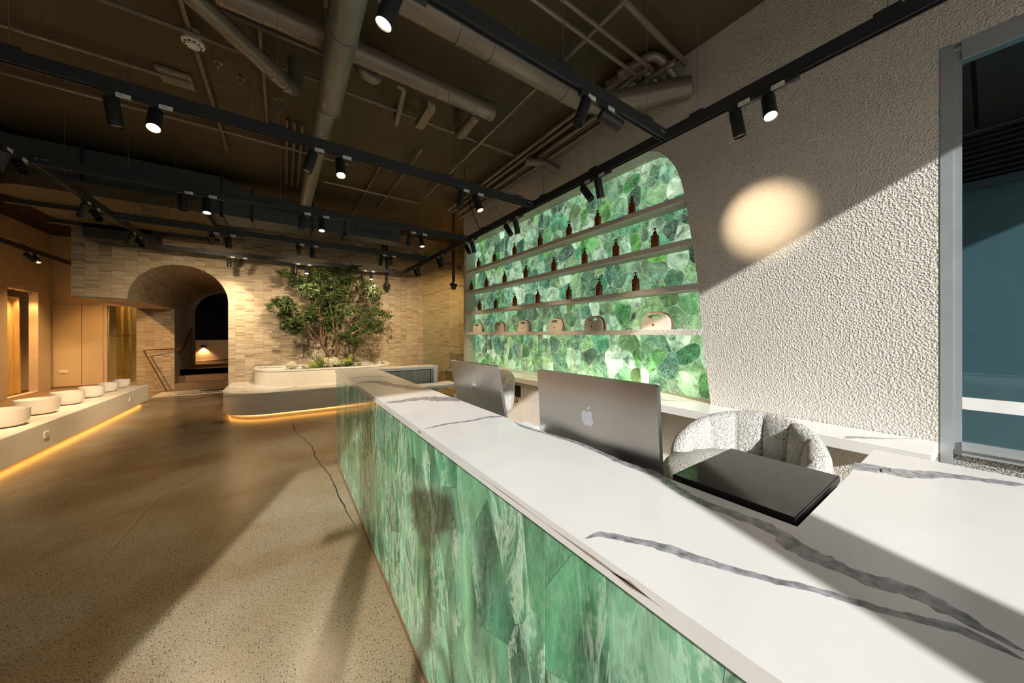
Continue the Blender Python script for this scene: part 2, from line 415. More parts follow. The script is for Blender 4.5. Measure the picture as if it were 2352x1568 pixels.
ribbon('floor_crack', [(0.10, 7.4), (0.16, 6.4), (0.30, 5.6), (0.33, 5.0), (0.42, 4.2), (0.44, 3.5), (0.49, 2.9)], 0.011, 'ink', floor, 0.0006, 1.4, 90, seed=4)
ribbon('floor_crack', [(-0.55, 6.6), (-0.75, 5.9), (-0.8, 5.2), (-1.0, 4.6), (-1.05, 3.6)], 0.008, 'copper_strip', floor, 0.0006, 1.6, 80, seed=9)
ribbon('floor_scratch', [(-0.2, 1.75), (0.12, 1.72)], 0.006, 'mat_cream', floor, 0.0006, 0.3, 20, seed=3)
ribbon('floor_scratch', [(-0.33, 1.62), (0.02, 1.60)], 0.005, 'mat_cream', floor, 0.0006, 0.3, 20, seed=5)
ceil = boxo('ceiling', 'ceiling_paint', (-6.2, 6.4, -1.75, 21, CEIL, CEIL + 0.2)); struct(ceil, 'dark brown painted exposed ceiling slab')
# darker ceiling zone to the left
o = boxo('ceiling_recess', 'ceiling_black', (-6.0, -3.3, 2.0, 15.6, CEIL - 0.04, CEIL - 0.002)); struct(o, 'black ceiling over the left wall')

# right wall with its niche
HOLE = [(1.577, 0.905), (1.661, 1.613), (1.691, 2.083), (1.757, 2.546), (1.838, 3.093), (1.88, 3.27), (1.945, 3.44), (2.04, 3.585), (2.14, 3.685), (2.256, 3.74), (2.40, 3.755), (6.96, 3.755), (6.96, 0.905)]
m = MB()
m.plate([[(0.18, 0), (7.10, 0), (7.10, CEIL), (0.18, CEIL)], HOLE], YZX, 3.5, 3.75)
m.box(3.7501, 3.95, 0.18, 7.10, 0, CEIL)
wr = m.build('wall_right', 'plaster'); struct(wr, 'beige textured plaster wall with a lit niche')
o = boxo('wall_window', 'plaster', (3.5, 3.75, -1.6, 0.1798, 3.45, CEIL)); struct(o, 'textured plaster above the corner window')
o = boxo('wall_sill', 'granite', (3.53, 3.72, -1.6, 0.1798, 0, 0.84)); struct(o, 'grey speckled stone wall under the window')

# window in the right wall
win = empty('window_1', (3.5, 0.18, 0)); struct(win, 'tall corner window with grey aluminium frame')
def wbox(name, mat, b): 
    m = MB(); m.box(b[0]-3.5, b[1]-3.5, b[2]-0.18, b[3]-0.18, b[4], b[5]); return m.build(name, mat, win)
wbox('window_jamb', 'aluminium', (3.497, 3.57, 0.128, 0.178, 0.0, 3.45))
wbox('window_stop', 'aluminium', (3.51, 3.58, 0.095, 0.1275, 0.84, 3.40))
wbox('window_head', 'aluminium', (3.50, 3.58, -1.6, 0.095, 3.33, 3.449))
wbox('window_rail', 'aluminium', (3.50, 3.58, -1.6, 0.095, 0.841, 0.925))
wbox('sill_bead', 'aluminium', (3.485, 3.4995, -1.6, 0.095, 0.875, 0.885))
wbox('glass_pane', 'window_glass', (3.52, 3.526, -1.6, 0.094, 0.926, 3.329))
wbox('frosted_band', 'white_film', (3.510, 3.519, -1.6, 0.094, 1.131, 1.206))

# outside, beyond the corner window
ex = boxo('wall_outside', 'teal_wall', (6.5, 6.7, -12, 8, -0.1, 3.25)); struct(ex, 'teal clad wall across the passage')
o = boxo('trim_1', 'louvre_metal', (6.44, 6.7, -12, 8, 3.25, 3.34)); struct(o, 'grey metal beam below the louvres')
lou = empty('trim_2', (6.5, 0, 3.35)); struct(lou, 'dark louvre bank under the outdoor soffit')
m = MB(); m.box(0.12, 0.2, -3, 3, 0, 0.6); m.build('louvre_back', 'dark_hole', lou)
for i in range(9):
    m = MB(); z = 0.03 + i * 0.062
    m.add([(-0.02,-3,z),(-0.02,3,z),(0.10,3,z+0.045),(0.10,-3,z+0.045),(-0.02,-3,z+0.012),(-0.02,3,z+0.012),(0.10,3,z+0.057),(0.10,-3,z+0.057)],
          [(0,1,2,3),(4,7,6,5),(0,4,5,1),(1,5,6,2),(2,6,7,3),(3,7,4,0)])
    m.build('louvre_slat', 'louvre_metal', lou)
sof = empty('ceiling_outside', (5.1, 0, 3.93)); struct(sof, 'dark panelled soffit outside the window')
for i, (y0, y1) in enumerate([(-2.45, -1.22), (-1.19, 0.06), (0.09, 1.4), (1.43, 3.0)]):
    for (x0, x1) in ((-1.35, -0.50), (-0.485, 1.42)):
        m = MB(); m.box(x0, x1, y0, y1, 0, 0.04); m.build('soffit_panel', 'soffit_panel', sof)
m = MB(); m.box(-1.3, 1.6, -2.45, 3.0, 0.045, 0.2); m.build('soffit_deck', 'dark_hole', sof)
o = boxo('ground_outside', 'paver', (-20, 20, -20, -1.75, -0.2, -0.02)); struct(o, 'grey paving outside the shopfront')
o = boxo('path_outside', 'paver', (3.95, 6.5, -1.75, 8, -0.2, -0.02)); struct(o, 'grey paved passage outside the window')

# shopfront behind the camera: header line shaped to cast the shadow edge, jamb, posts
HEAD = [(-2.13, 3.13), (-1.756, 3.157), (-0.97, 3.225), (-0.56, 3.253), (0.3, 3.40), (2.0, 3.685), (2.84, 3.655), (3.75, 3.655)]
m = MB(); m.plate([[(-6.2, 0), (-2.13, 0)] + HEAD + [(3.75, CEIL), (-6.2, CEIL)]], XZY, -1.6, -1.5)
struct(m.build('wall_front', 'facade_wall'), 'street wall with a shopfront opening shaped for the shadow edge')
m = MB(); m.box(-1.165, -1.01, -1.62, -1.56, 0, 3.24); m.box(-1.43, -1.165, -1.60, -1.57, 2.28, 2.34)
struct(m.build('window_2', 'aluminium'), 'shopfront mullion with a short arm')
m = MB(); m.box(0.145, 0.38, -1.62, -1.56, 0, 3.4)
struct(m.build('window_3', 'aluminium'), 'wide shopfront mullion')

# tiled back wall with the arch (front plane Y=9.94)
YB, AX, AR, ZS = 9.94, -1.86, 0.78, 2.33
arc = [(AX - AR * math.cos(a), ZS + AR * math.sin(a)) for a in [PI * i / 28 for i in range(29)]]
prof = [(-3.36, CEIL), (-3.36, ZS)] + arc + [(AX + AR, 0), (6.3, 0), (6.3, CEIL)]
m = MB(); m.plate([prof], XZY, YB, YB + 0.25)
wb = m.build('wall_back', 'grout'); struct(wb, 'sand coloured strip tile wall with an arch')
rnd = random.Random(3)
m = MB(); shades = []
def strip(x0, x1, z0, z1, d, sh):
    g = 0.0015
    x0 += g; x1 -= g; z0 += g; z1 -= g
    if x1 - x0 < 0.006: return
    y = YB - d
    m.add([(x0,y,z0),(x1,y,z0),(x1,y,z1),(x0,y,z1),(x0,YB,z0),(x1,YB,z0),(x1,YB,z1),(x0,YB,z1)],
          [(0,1,2,3),(0,4,5,1),(1,5,6,2),(2,6,7,3),(3,7,4,0)])
    shades.extend([sh] * 5)
cw = 0.172
for c in range(int((5.2 + 3.36) / cw) + 1):
    xa = -3.36 + c * cw; xb = xa + cw; z = 0.4; tone = rnd.uniform(-0.06, 0.06)
    while z < 4.3:
        h = rnd.choice([0.026, 0.03, 0.03, 0.036]); zm = z + h / 2
        sh = min(1, max(0, rnd.gauss(0.5 + tone, 0.17))); d = rnd.uniform(0.003, 0.011)
        if rnd.random() < 0.05: sh = 0.05
        if zm < ZS: lo, hi = -99, AX + AR
        elif zm < ZS + AR:
            w = math.sqrt(AR**2 - (zm - ZS)**2); lo, hi = AX - w, AX + w
        else: lo = hi = None
        if lo is None: strip(xa, xb, z, z + h, d, sh)
        else:
            if xa < lo: strip(xa, min(xb, lo), z, z + h, d, sh)
            if xb > hi: strip(max(xa, hi), xb, z, z + h, d, sh)
        z += h
me = m.mesh('tile_strips', 'tile_strip', fix=False)
at = me.attributes.new('shade', 'FLOAT', 'FACE'); at.data.foreach_set('value', shades)
o = link('tile_strips', me, wb); o['kind'] = 'stuff'; o['label'] = 'thin sand coloured stone strips'

def uvquad_mesh(name, quads, mat, parent=None):
    """quads: list of (4 xyz, 4 uv)"""
    vs, fs, uv = [], [], []
    for q, u in quads:
        k = len(vs); vs += q; fs.append((k, k+1, k+2, k+3)); uv += u
    me = bpy.data.meshes.new(name); me.from_pydata(vs, [], fs); me.materials.append(M[mat])
    l = me.uv_layers.new(name='UVMap')
    for i, c in enumerate(uv): l.data[i].uv = c
    me.update(); return link(name, me, parent)
YV0, YV1, YC = YB + 0.25, 16.0, 13.4
q = []
for i in range(28):
    (x0, z0), (x1, z1) = arc[i], arc[i + 1]; s0 = AR * PI * i / 28; s1 = AR * PI * (i + 1) / 28
    q.append(([(x0, YV0, z0), (x0, YV1, z0), (x1, YV1, z1), (x1, YV0, z1)], [(0, s0), (YV1-YV0, s0), (YV1-YV0, s1), (0, s1)]))
q.append(([(AX+AR, YV0, 0), (AX+AR, YV1, 0), (AX+AR, YV1, ZS), (AX+AR, YV0, ZS)], [(0, 0), (YV1-YV0, 0), (YV1-YV0, ZS), (0, ZS)]))
q.append(([(AX-AR, YC, 0), (AX-AR, YV1, 0), (AX-AR, YV1, ZS), (AX-AR, YC, ZS)], [(0, 0), (YV1-YC, 0), (YV1-YC, ZS), (0, ZS)]))
struct(uvquad_mesh('wall_vault', q, 'tile_far'), 'brown tiled barrel vault over the steps')
q = [([(-3.39, YC, 0), (AX-AR, YC, 0), (AX-AR, YC, ZS), (-3.39, YC, ZS)], [(0, 0), (0.75, 0), (0.75, ZS), (0, ZS)]),
     ([(-3.39, YC, 0), (-3.39, 16, 0), (-3.39, 16, ZS), (-3.39, YC, ZS)], [(0, 0), (2.6, 0), (2.6, ZS), (0, ZS)])]
struct(uvquad_mesh('wall_column', q, 'tile_far'), 'tiled column left of the steps')
m = MB(); m.box(-3.36, AX-AR-0.002, YV0, YC + 0.3, ZS, ZS + 0.05); m.box(-3.36, -3.31, YV0, YC + 0.3, ZS + 0.05, CEIL)
struct(m.build('ceiling_bulkhead', 'plaster_warm'), 'plaster underside of the tiled box')
# rooms behind
m = MB()
m.plate([[(-6.2, 0), (6.3, 0), (6.3, CEIL), (-6.2, CEIL)]], XZY, 20.8, 20.9)
struct(m.build('wall_far', 'ceiling_black'), 'dark wall at the end of the vault')
m = MB(); a2 = [(AX - AR * math.cos(a), ZS + AR * math.sin(a)) for a in [PI * i / 20 for i in range(21)]]
m.plate([[(-3.38, 0), (AX-AR, 0)] + a2 + [(AX+AR, 0), (0.5, 0), (0.5, CEIL), (-3.38, CEIL)]], XZY, 16.0, 16.1)
struct(m.build('wall_inner', 'ceiling_black'), 'dark wall around the far arch')
struct(boxo('floor_far', 'concrete_step', (-3.39, 1.0, 14.0, 20.8, 0.0, 0.535)), 'raised dark floor behind the arch')
struct(boxo('wall_half', 'plaster_warm', (-4, 1, 18.8, 18.95, 0.535, 1.37)), 'low plaster wall behind the arch')
st = empty('floor_steps', (AX, 13.4, 0)); struct(st, 'three brown concrete steps under the arch')
for i, (y0, z1) in enumerate([(0.0, 0.18), (0.33, 0.36), (0.6, 0.54)]):
    m = MB(); m.box(-AR + 0.005, AR - 0.005, y0, y0 + 0.34, 0.0 if i == 0 else z1 - 0.18, z1); m.build('step', 'concrete_step', st)
struct(boxo('floor_back', 'concrete_step', (-6.2, -0.9, 13.4, 20.8, -0.1, -0.001)), 'brown floor of the corridor')
# left wall with curtain opening, corridor wall
m = MB(); m.plate([[(-1.5, 0), (15.65, 0), (15.65, CEIL), (-1.5, CEIL)], [(13.77, 0.02), (15.0, 0.02), (15.0, 2.76), (13.77, 2.76)]], YZX, -5.81, -5.65)
struct(m.build('wall_left', 'plaster_warm'), 'warm tan plaster wall with curtained opening')
struct(boxo('wall_booth', 'plaster_warm', (-6.3, -6.2, -1.75, 20.9, -0.1, CEIL)), 'plaster back of the curtained booth')
struct(boxo('wall_rear', 'plaster_warm', (3.951, 6.3, 7.0, 7.1, 0, CEIL)), 'wall behind the niche seen through the glass')
struct(boxo('wall_east', 'ceiling_black', (6.31, 6.4, 7.0, 20.9, -0.1, CEIL)), 'outer wall beyond the glass')
m = MB(); m.plate([[(-5.65, 0), (-4.58, 0), (-4.58, 2.5), (-3.40, 2.5), (-3.40, CEIL), (-5.65, CEIL)]], XZY, 15.65, 15.8)
wc = m.build('wall_corridor', 'plaster_warm'); struct(wc, 'plaster wall at the end of the corridor')
for (x0, x1) in ((-5.63, -5.09), (-5.075, -4.66)):
    m = MB(); m.box(x0, x1, 15.62, 15.65, 0.06, 2.49); m.build('wall_panel', 'panel_paint', wc)
struct(boxo('wall_locker', 'plaster_warm', (-5.6, -3.0, 17.9, 18.0, 0, CEIL)), 'plaster wall of the locker room')
struct(boxo('wall_pier', 'plaster_warm', (-4.32, -4.1, 16.6, 16.9, 0, 2.6)), 'plaster pier in the locker room doorway')
struct(boxo('trim_3', 'concrete_step', (-5.64, -4.6, 15.60, 15.645, 0.0, 0.055)), 'dark skirting below the corridor panels')
# lowered soffit by the left
sofp = [(-3.3, 9.9), (-3.3, 7.95)] + [(-2.85 - 0.45 * math.cos(a), 7.85 - 0.45 * math.sin(a)) for a in [PI/2 * i / 8 for i in range(9)]] + [(-1.1, 7.40), (-1.1, 9.9)]
m = MB(); m.plate([sofp], XYZ, 3.62, 3.80); struct(m.build('ceiling_soffit', 'ceiling_paint'), 'brown lowered soffit with rounded corner')
struct(boxo('ceiling_beam', 'track_black', (-3.0, -2.13, 9.25, 9.9, 3.37, 3.615)), 'dark boxed bulkhead in front of the tiled wall')
m = MB()
for i in range(2): m.box(-3.4, -1.15, 8.2 + i * 1.05, 8.28 + i * 1.05, 3.55, 3.618)
struct(m.build('trim_4', 'track_black'), 'black rails under the soffit')

# ================================================================== NICHE: panel of green stones, shelves
def clip_poly(poly, n, d):
    out = []
    for i in range(len(poly)):
        a, b = poly[i], poly[(i + 1) % len(poly)]
        da = n[0]*a[0] + n[1]*a[1] - d; db = n[0]*b[0] + n[1]*b[1] - d
        if da <= 0: out.append(a)
        if (da < 0 < db) or (db < 0 < da):
            f = da / (da - db); out.append((a[0] + (b[0]-a[0])*f, a[1] + (b[1]-a[1])*f))
    return out
def area(p): return 0.5 * sum(p[i][0]*p[(i+1) % len(p)][1] - p[(i+1) % len(p)][0]*p[i][1] for i in range(len(p)))
def inset(poly, d):
    if area(poly) < 0: poly = poly[::-1]
    out = poly; 
    for i in range(len(poly)):
        a, b = poly[i], poly[(i + 1) % len(poly)]; L = math.hypot(b[0]-a[0], b[1]-a[1])
        if L < 1e-5: continue
        n = ((b[1]-a[1])/L, -(b[0]-a[0])/L)
        out = clip_poly(out, n, n[0]*a[0] + n[1]*a[1] - d)
        if len(out) < 3: return []
    return out
def chaikin(p, k=1):
    for _ in range(k):
        q = []
        for i in range(len(p)):
            a, b = p[i], p[(i + 1) % len(p)]
            q += [(a[0]*.8 + b[0]*.2, a[1]*.8 + b[1]*.2), (a[0]*.2 + b[0]*.8, a[1]*.2 + b[1]*.8)]
        p = q
    return p
def voronoi(bound, pts, ay=1.0):
    """cells of pts clipped to convex polygon bound; ay stretches the second axis"""
    cells = []
    for i, p in enumerate(pts):
        near = sorted((((p[0]-q[0])**2 + ((p[1]-q[1])/ay)**2), j) for j, q in enumerate(pts) if j != i)[:26]
        c = bound
        for _, j in near:
            q = pts[j]; n = (q[0]-p[0], (q[1]-p[1]) / ay**2)
            mx, my = (p[0]+q[0])/2, (p[1]+q[1])/2
            c = clip_poly(c, n, n[0]*mx + n[1]*my)
            if len(c) < 3: break
        if len(c) >= 3: cells.append(c)
    return cells
def scatter(bb, n, dmin, rnd, ay=1.0):
    pts = []; tries = 0
    while len(pts) < n and tries < 20000:
        tries += 1; p = (rnd.uniform(bb[0], bb[1]), rnd.uniform(bb[2], bb[3]))
        d = dmin * (rnd.uniform(0.35, 1.35))
        if all((p[0]-q[0])**2 + ((p[1]-q[1])/ay)**2 > d*d for q in pts): pts.append(p)
    return pts
def stone_panel(root, mat, slabs, xf, sgn, n_per, dmin, ay, seed, gap=0.005, hh=(0.006, 0.011), ck=1, top=0.97):
    rnd = random.Random(seed); cnt = 0
    for poly in slabs:
        ys = [p[0] for p in poly]; zs = [p[1] for p in poly]
        pts = scatter((min(ys)-.05, max(ys)+.05, min(zs)-.05, max(zs)+.05), n_per, dmin, rnd, ay)
        for c in voronoi(poly if area(poly) > 0 else poly[::-1], pts, ay):
            c = inset(c, gap * rnd.uniform(0.3, 1.6))
            if len(c) < 3 or abs(area(c)) < 0.0012: continue
            c = chaikin(c, ck) if ck else c; k = len(c)
            cy = sum(p[0] for p in c)/k; cz = sum(p[1] for p in c)/k
            h = rnd.uniform(*hh)
            vs = [(0, p[0]-cy, p[1]-cz) for p in c] + [(sgn*h, (p[0]-cy)*top, (p[1]-cz)*top) for p in c]
            fs = [tuple(range(k, 2*k))] + [(i, (i+1) % k, k+(i+1) % k, k+i) for i in range(k)]
            me = bpy.data.meshes.new('stone'); me.from_pydata(vs, [], fs); me.materials.append(M[mat])
            bm = bmesh.new(); bm.from_mesh(me); bmesh.ops.recalc_face_normals(bm, faces=bm.faces)
            bm.faces.ensure_lookup_table()
            if bm.faces[0].normal.x * sgn < 0: bmesh.ops.reverse_faces(bm, faces=bm.faces)
            bm.to_mesh(me); bm.free()
            o = link('stone', me, root, (xf, cy, cz)); cnt += 1
    return cnt
np_ = empty('stone_panel', (0, 0, 0)); tag(np_, 'backlit panel of sliced green stones filling the niche behind the shelves', 'stone panel')
m = MB(); m.plate([HOLE], YZX, 3.742, 3.7485); m.build('panel_backing', 'onyx_matrix', np_)
slabs = []
ys = [1.5, 2.52, 3.56, 4.6, 5.7, 6.96]
HP = HOLE[::-1] if area(HOLE) < 0 else HOLE
for i in range(5):
    p = clip_poly(HP, (-1, 0), -ys[i] - 0.002); p = clip_poly(p, (1, 0), ys[i+1] - 0.002)
    slabs.append(p)
nst = stone_panel(np_, 'onyx_niche', slabs, 3.742, -1, 60, 0.25, 1.1, 5, 0.005, (0.003, 0.006), 1, 0.99)

def shelf_right_edge(z):
    for (a, b) in zip(HOLE[:6], HOLE[1:7]):
        if a[1] <= z <= b[1]: return a[0] + (b[0]-a[0]) * (z-a[1]) / (b[1]-a[1])
    return 1.6
SH = [3.09, 2.61, 2.132, 1.655]
nm = ['highest', 'second highest', 'third highest', 'lowest']
for i, z in enumerate(SH):
    y0 = shelf_right_edge(z - 0.062) + 0.004
    o = boxo('wall_shelf', 'plaster', (3.497, 3.728, y0, 6.955, z - 0.062, z), None, 0.003)
    tag(o, f'{nm[i]} of four long plaster shelves across the green stone niche', 'shelf', 'shelves in the green niche')
# sockets on the niche's end cheek
sw = empty('switch_plate', (3.62, 6.95, 1.2)); tag(sw, 'pair of white switch plates on the far cheek of the niche', 'switch')
for dz in (0.0, 0.14):
    m = MB(); m.box(-0.045, 0.045, -0.004, 0.008, dz, dz + 0.10); p = m.build('plate', 'white_plastic', sw)
    for dx in (-0.02, 0.02):
        m = MB(); m.box(dx - 0.012, dx + 0.012, -0.008, -0.004, dz + 0.03, dz + 0.07); m.build('rocker', 'white_plastic', p)

# bottles
def bottle_proto():
    m = MB()
    m.lathe([(0.040, 0), (0.046, 0.006), (0.046, 0.135), (0.042, 0.150), (0.030, 0.163), (0.020, 0.170), (0.018, 0.180)], n=20)
    body = m.mesh('bottle_body', 'amber_glass', True)
    m = MB()
    m.lathe([(0.021, 0.176), (0.021, 0.200), (0.012, 0.204), (0.007, 0.206), (0.007, 0.228), (0.015, 0.230), (0.015, 0.242), (0.0, 0.243)], n=14)
    m.tube([(0, 0, 0.236), (0, 0.030, 0.236), (0, 0.046, 0.228)], 0.005, 6)
    pump = m.mesh('pump', 'black_matte', True)
    m = MB()
    for (za, zb, w) in ((0.118, 0.121, 0.02), (0.112, 0.114, 0.026), (0.106, 0.108, 0.014), (0.040, 0.060, 0.009), (0.022, 0.025, 0.016)):
        a0 = PI - w / 0.0465; k = 4
        for j in range(k):
            t0 = PI - w/0.0465/2*1.0 + (w/0.0465) * j / k; t1 = t0 + w/0.0465/k
            R_ = 0.0466
            m.add([(R_*math.cos(t0), R_*math.sin(t0), za), (R_*math.cos(t1), R_*math.sin(t1), za), (R_*math.cos(t1), R_*math.sin(t1), zb), (R_*math.cos(t0), R_*math.sin(t0), zb)], [(0, 1, 2, 3)])
    lab = m.mesh('print', 'petal_white')
    return body, pump, lab
BB = bottle_proto()
rows = [(0, [1099.5, 1136.2, 1182.2, 1241.1, 1307.3, 1373.1, 1452.0]),
        (1, [1083, 1117.9, 1159.2, 1207.8, 1272.5, 1342.9, 1414.8, 1504.4]),
        (2, [1101.8, 1138.9, 1182.5, 1235.4, 1306.5, 1376.2, 1460.0])]
cs, sn = math.cos(math.radians(34.61)), math.sin(math.radians(34.61))
def y_on(px, X):
    l = (px - 1176) / 755.0
    return X * (cs - sn * l) / (sn + cs * l)
shn = ['top', 'second', 'third']
for r_, pxs in rows:
    for i, px in enumerate(pxs):
        X = 3.585; e = empty('pump_bottle', (X, y_on(px, X), SH[r_])); e.rotation_euler = (0, 0, random.uniform(-0.3, 0.3))
        tag(e, f'amber pump bottle, {ORD[i]} from the left on the {shn[r_]} shelf', 'bottle', 'amber bottles in the niche')
        for n_, d in zip(('bottle_body', 'pump', 'label_print'), BB): link(n_, d, e)
# pouches
def bag_proto():
    w, h, d = 0.165, 0.19, 0.05
    out = [(-w, 0.0), (-w*1.03, 0.06), (-w*0.95, 0.12), (-w*0.72, h*0.93), (-w*0.3, h*1.06), (w*0.35, h*1.06), (w*0.74, h*0.95), (w*0.97, 0.125), (w*1.03, 0.06), (w, 0.0)]
    hol = [(-w*0.55, h*0.80), (-w*0.25, h*0.93), (w*0.35, h*0.93), (w*0.60, h*0.82), (w*0.40, h*0.72), (-w*0.35, h*0.72)]
    m = MB(); m.plate([out, hol], lambda u, v, t: (t, u, v), -d, d); body = m.mesh('pouch_body', 'canvas')
    pts = [(0, u * 1.02, v) for (u, v) in out]
    m = MB(); m.tube([(0.0, p[1], p[2]) for p in pts[4::-1]], 0.010, 6); m.tube([(0.0, p[1], p[2]) for p in pts[4:]], 0.010, 6)
    pipe = m.mesh('piping', 'leather_red', True)
    m = MB(); m.tube([(-d - 0.002, 0.02, 0.06), (-d - 0.006, 0.02, 0.06)], 0.012, 10); stamp = m.mesh('stamp', 'leather_red')
    return body, pipe, stamp
BG = bag_proto()
for i, px in enumerate([1100, 1150, 1206, 1280, 1367, 1509.5]):
    X = 3.60; e = empty('canvas_pouch', (X, y_on(px, X), SH[3]), random.uniform(-0.12, 0.12))
    tag(e, f'cream canvas pouch with red piping, {ORD[i]} from the left on the lowest shelf', 'pouch', 'canvas pouches')
    for n_, d in zip(('pouch_body', 'piping', 'stamp'), BG):
        o = link(n_, d, e)
        if n_ == 'pouch_body':
            md = o.modifiers.new('bevel', 'BEVEL'); md.width = 0.03; md.segments = 3; md.limit_method = 'ANGLE'

# back ledge with cupboards
led = boxo('back_ledge', 'marble', (3.09, 3.495, 0.185, 6.9, 0.825, 0.903), None, 0.004)
tag(led, 'long white marble ledge along the wall below the niche', 'ledge')
for k, (p, w) in enumerate([([(3.1, 2.55), (3.2, 2.2), (3.35, 1.9), (3.49, 1.78)], [0.01, 0.03, 0.02, 0.01]), ([(3.1, 0.55), (3.2, 0.50), (3.35, 0.36), (3.48, 0.28)], [0.02, 0.03, 0.01, 0.006]), ([(3.1, 4.3), (3.3, 4.1), (3.49, 3.6)], [0.01, 0.02, 0.01])]):
    ribbon('marble_vein', p, w, 'vein', led, 0.9036, 0.2, 30, seed=k)
cu_i = 0
for (y0, y1) in [(2.15, 2.85), (2.85, 3.55), (3.55, 4.25), (4.25, 4.95), (4.95, 5.65), (5.65, 6.35)]:
    e = empty('base_cupboard', (3.15, y0, 0.0)); cu_i += 1
    tag(e, f'beige base cupboard under the marble ledge, {ORD[6-cu_i]} from the far end', 'cupboard', 'cupboards under the ledge')
    m = MB(); m.box(0.02, 0.34, 0.002, y1-y0-0.002, 0.0, 0.82); m.build('carcass', 'joinery', e)
    hole = cu_i == 4
    g = 0.003; w = y1 - y0
    if hole:
        m = MB(); m.plate([[(g, 0.05), (w-g, 0.05), (w-g, 0.815), (g, 0.815)], [(0.065, 0.57), (0.45, 0.57), (0.45, 0.763), (0.065, 0.763)]], YZX, 0.0, 0.018); d = m.build('door', 'joinery', e)
        m = MB(); m.box(0.0185, 0.0195, 0.065, 0.45, 0.57, 0.763); m.build('chute_shade', 'dark_hole', d)  # thin dark sheet stands in for the shade inside the chute
        text_mesh('lettering', 'TOWELS', 0.125, 'bronze_letter', Matrix.Translation((-0.003, 0.39, 0.52)) @ Matrix.Rotation(-PI/2, 4, 'Z') @ Matrix.Rotation(PI/2, 4, 'X'), d, 0.003)
    else:
        m = MB(); m.box(0, 0.018, g, w-g, 0.05, 0.815); m.build('door', 'joinery', e)

# ================================================================== THE COUNTER
X0, X1, YF, YR = 0.53, 0.972, 4.70, 4.42      # front face, inner edge, far end, return edge
cn = empty('reception_counter', (0.75, 2.0, 0.0)); tag(cn, 'long reception counter clad in green stone with marble top', 'counter')
def cadd(mb, name, mat, parent=cn, smooth=False):
    o = mb.build(name, mat, None, smooth); o.parent = parent; o.matrix_parent_inverse = Matrix.Translation((-0.75, -2.0, 0)) if parent is cn else Matrix.Identity(4)
    return o
m = MB(); m.plate([[(X0-0.008, -0.9), (1.87, -0.9), (1.87, 0.25), (X1, 0.25), (X1, YR), (1.78, YR), (1.78, YF), (X0-0.008, YF)]], XYZ, CT - 0.035, CT)
top = cadd(m, 'counter_top', 'marble')
m = MB(); m.plate([[(X0+0.05, -0.85), (X1-0.02, -0.85), (X1-0.02, YR+0.06), (1.74, YR+0.06), (1.74, YF-0.04), (X0+0.05, YF-0.04)]], XYZ, 0.0, CT - 0.036)
cadd(m, 'carcass', 'joinery')
m = MB(); m.box(X0+0.012, X0+0.05, -0.88, YF-0.01, 0.03, CT-0.036); cadd(m, 'front_backing', 'resin')
m = MB(); m.box(X0-0.002, X0+0.05, -0.88, YF-0.01, 0.0, 0.028); cadd(m, 'kick_strip', 'copper_strip')
m = MB(); m.box(X0, X0+0.03, -0.88, YF-0.006, CT-0.043, CT-0.0355); cadd(m, 'shadow_gap', 'black_matte')
m = MB(); m.box(X1-0.02, 1.85, -0.85, 0.23, 0.0, CT - 0.036); cadd(m, 'wing_carcass', 'joinery')
cyk = [-0.88, -0.16, 0.627, 1.42, 2.21, 3.0, 3.8, YF-0.012]
slabs = [[(a+0.001, 0.03), (b-0.001, 0.03), (b-0.001, CT-0.044), (a+0.001, CT-0.044)] for a, b in zip(cyk[:-1], cyk[1:])]
cp = empty('front_panel', (0, 0, 0), 0, cn); cp.matrix_parent_inverse = Matrix.Translation((-0.75, -2.0, 0)); cp['label'] = 'green stone front'
stone_panel(cp, 'onyx_counter', slabs, X0+0.012, -1, 18, 0.26, 1.9, 11, 0.0004, (0.010, 0.0101), 0, 0.9992)
# veins on the marble top (x, y) in plan
def cvein(pts, w, seed, jit=0.25, mat='vein', n=70):
    o = ribbon('marble_vein', pts, w, mat, None, CT + 0.0005, jit, n, seed=seed); o.parent = cn; o.matrix_parent_inverse = Matrix.Translation((-0.75, -2.0, 0))
def ctp(px, py):
    d = (1.6 - CT) * 755 / (py - 768); l = (px - 1176) / 755 * d
    return (cs * l + sn * d, -sn * l + cs * d)
cvein([ctp(1343, 1237), ctp(1385, 1228), ctp(1450, 1240), ctp(1540, 1262), ctp(1640, 1296), ctp(1750, 1325), ctp(1850, 1350), ctp(1950, 1377), ctp(2060, 1410), ctp(2200, 1445), ctp(2352, 1515)], [0.008, 0.014, 0.016, 0.018, 0.016, 0.013, 0.012, 0.012, 0.012, 0.014, 0.022], 1, 0.12)
cvein([ctp(1178, 966), ctp(1200, 978), ctp(1260, 997), ctp(1330, 1018), ctp(1420, 1058), ctp(1490, 1083), ctp(1560, 1125), ctp(1640, 1165), ctp(1720, 1192), ctp(1790, 1225), ctp(1850, 1268), ctp(1960, 1315), ctp(2080, 1355), ctp(2160, 1390), ctp(2240, 1435), ctp(2352, 1495)], [0.006, 0.02, 0.014, 0.016, 0.02, 0.025, 0.022, 0.024, 0.026, 0.030, 0.034, 0.030, 0.028, 0.026, 0.022, 0.022], 2, 0.12, n=110)
cvein([ctp(884, 925), ctp(930, 920), ctp(975, 915), ctp(1020, 916), ctp(1058, 921)], [0.03, 0.05, 0.09, 0.10, 0.03], 3, 0.15)
cvein([ctp(820, 880), ctp(862, 876), ctp(900, 884), ctp(960, 892), ctp(985, 894)], [0.02, 0.08, 0.07, 0.07, 0.06], 4, 0.12)
cvein([ctp(803, 869), ctp(850, 864), ctp(905, 866)], [0.02, 0.02, 0.01], 5, 0.2)
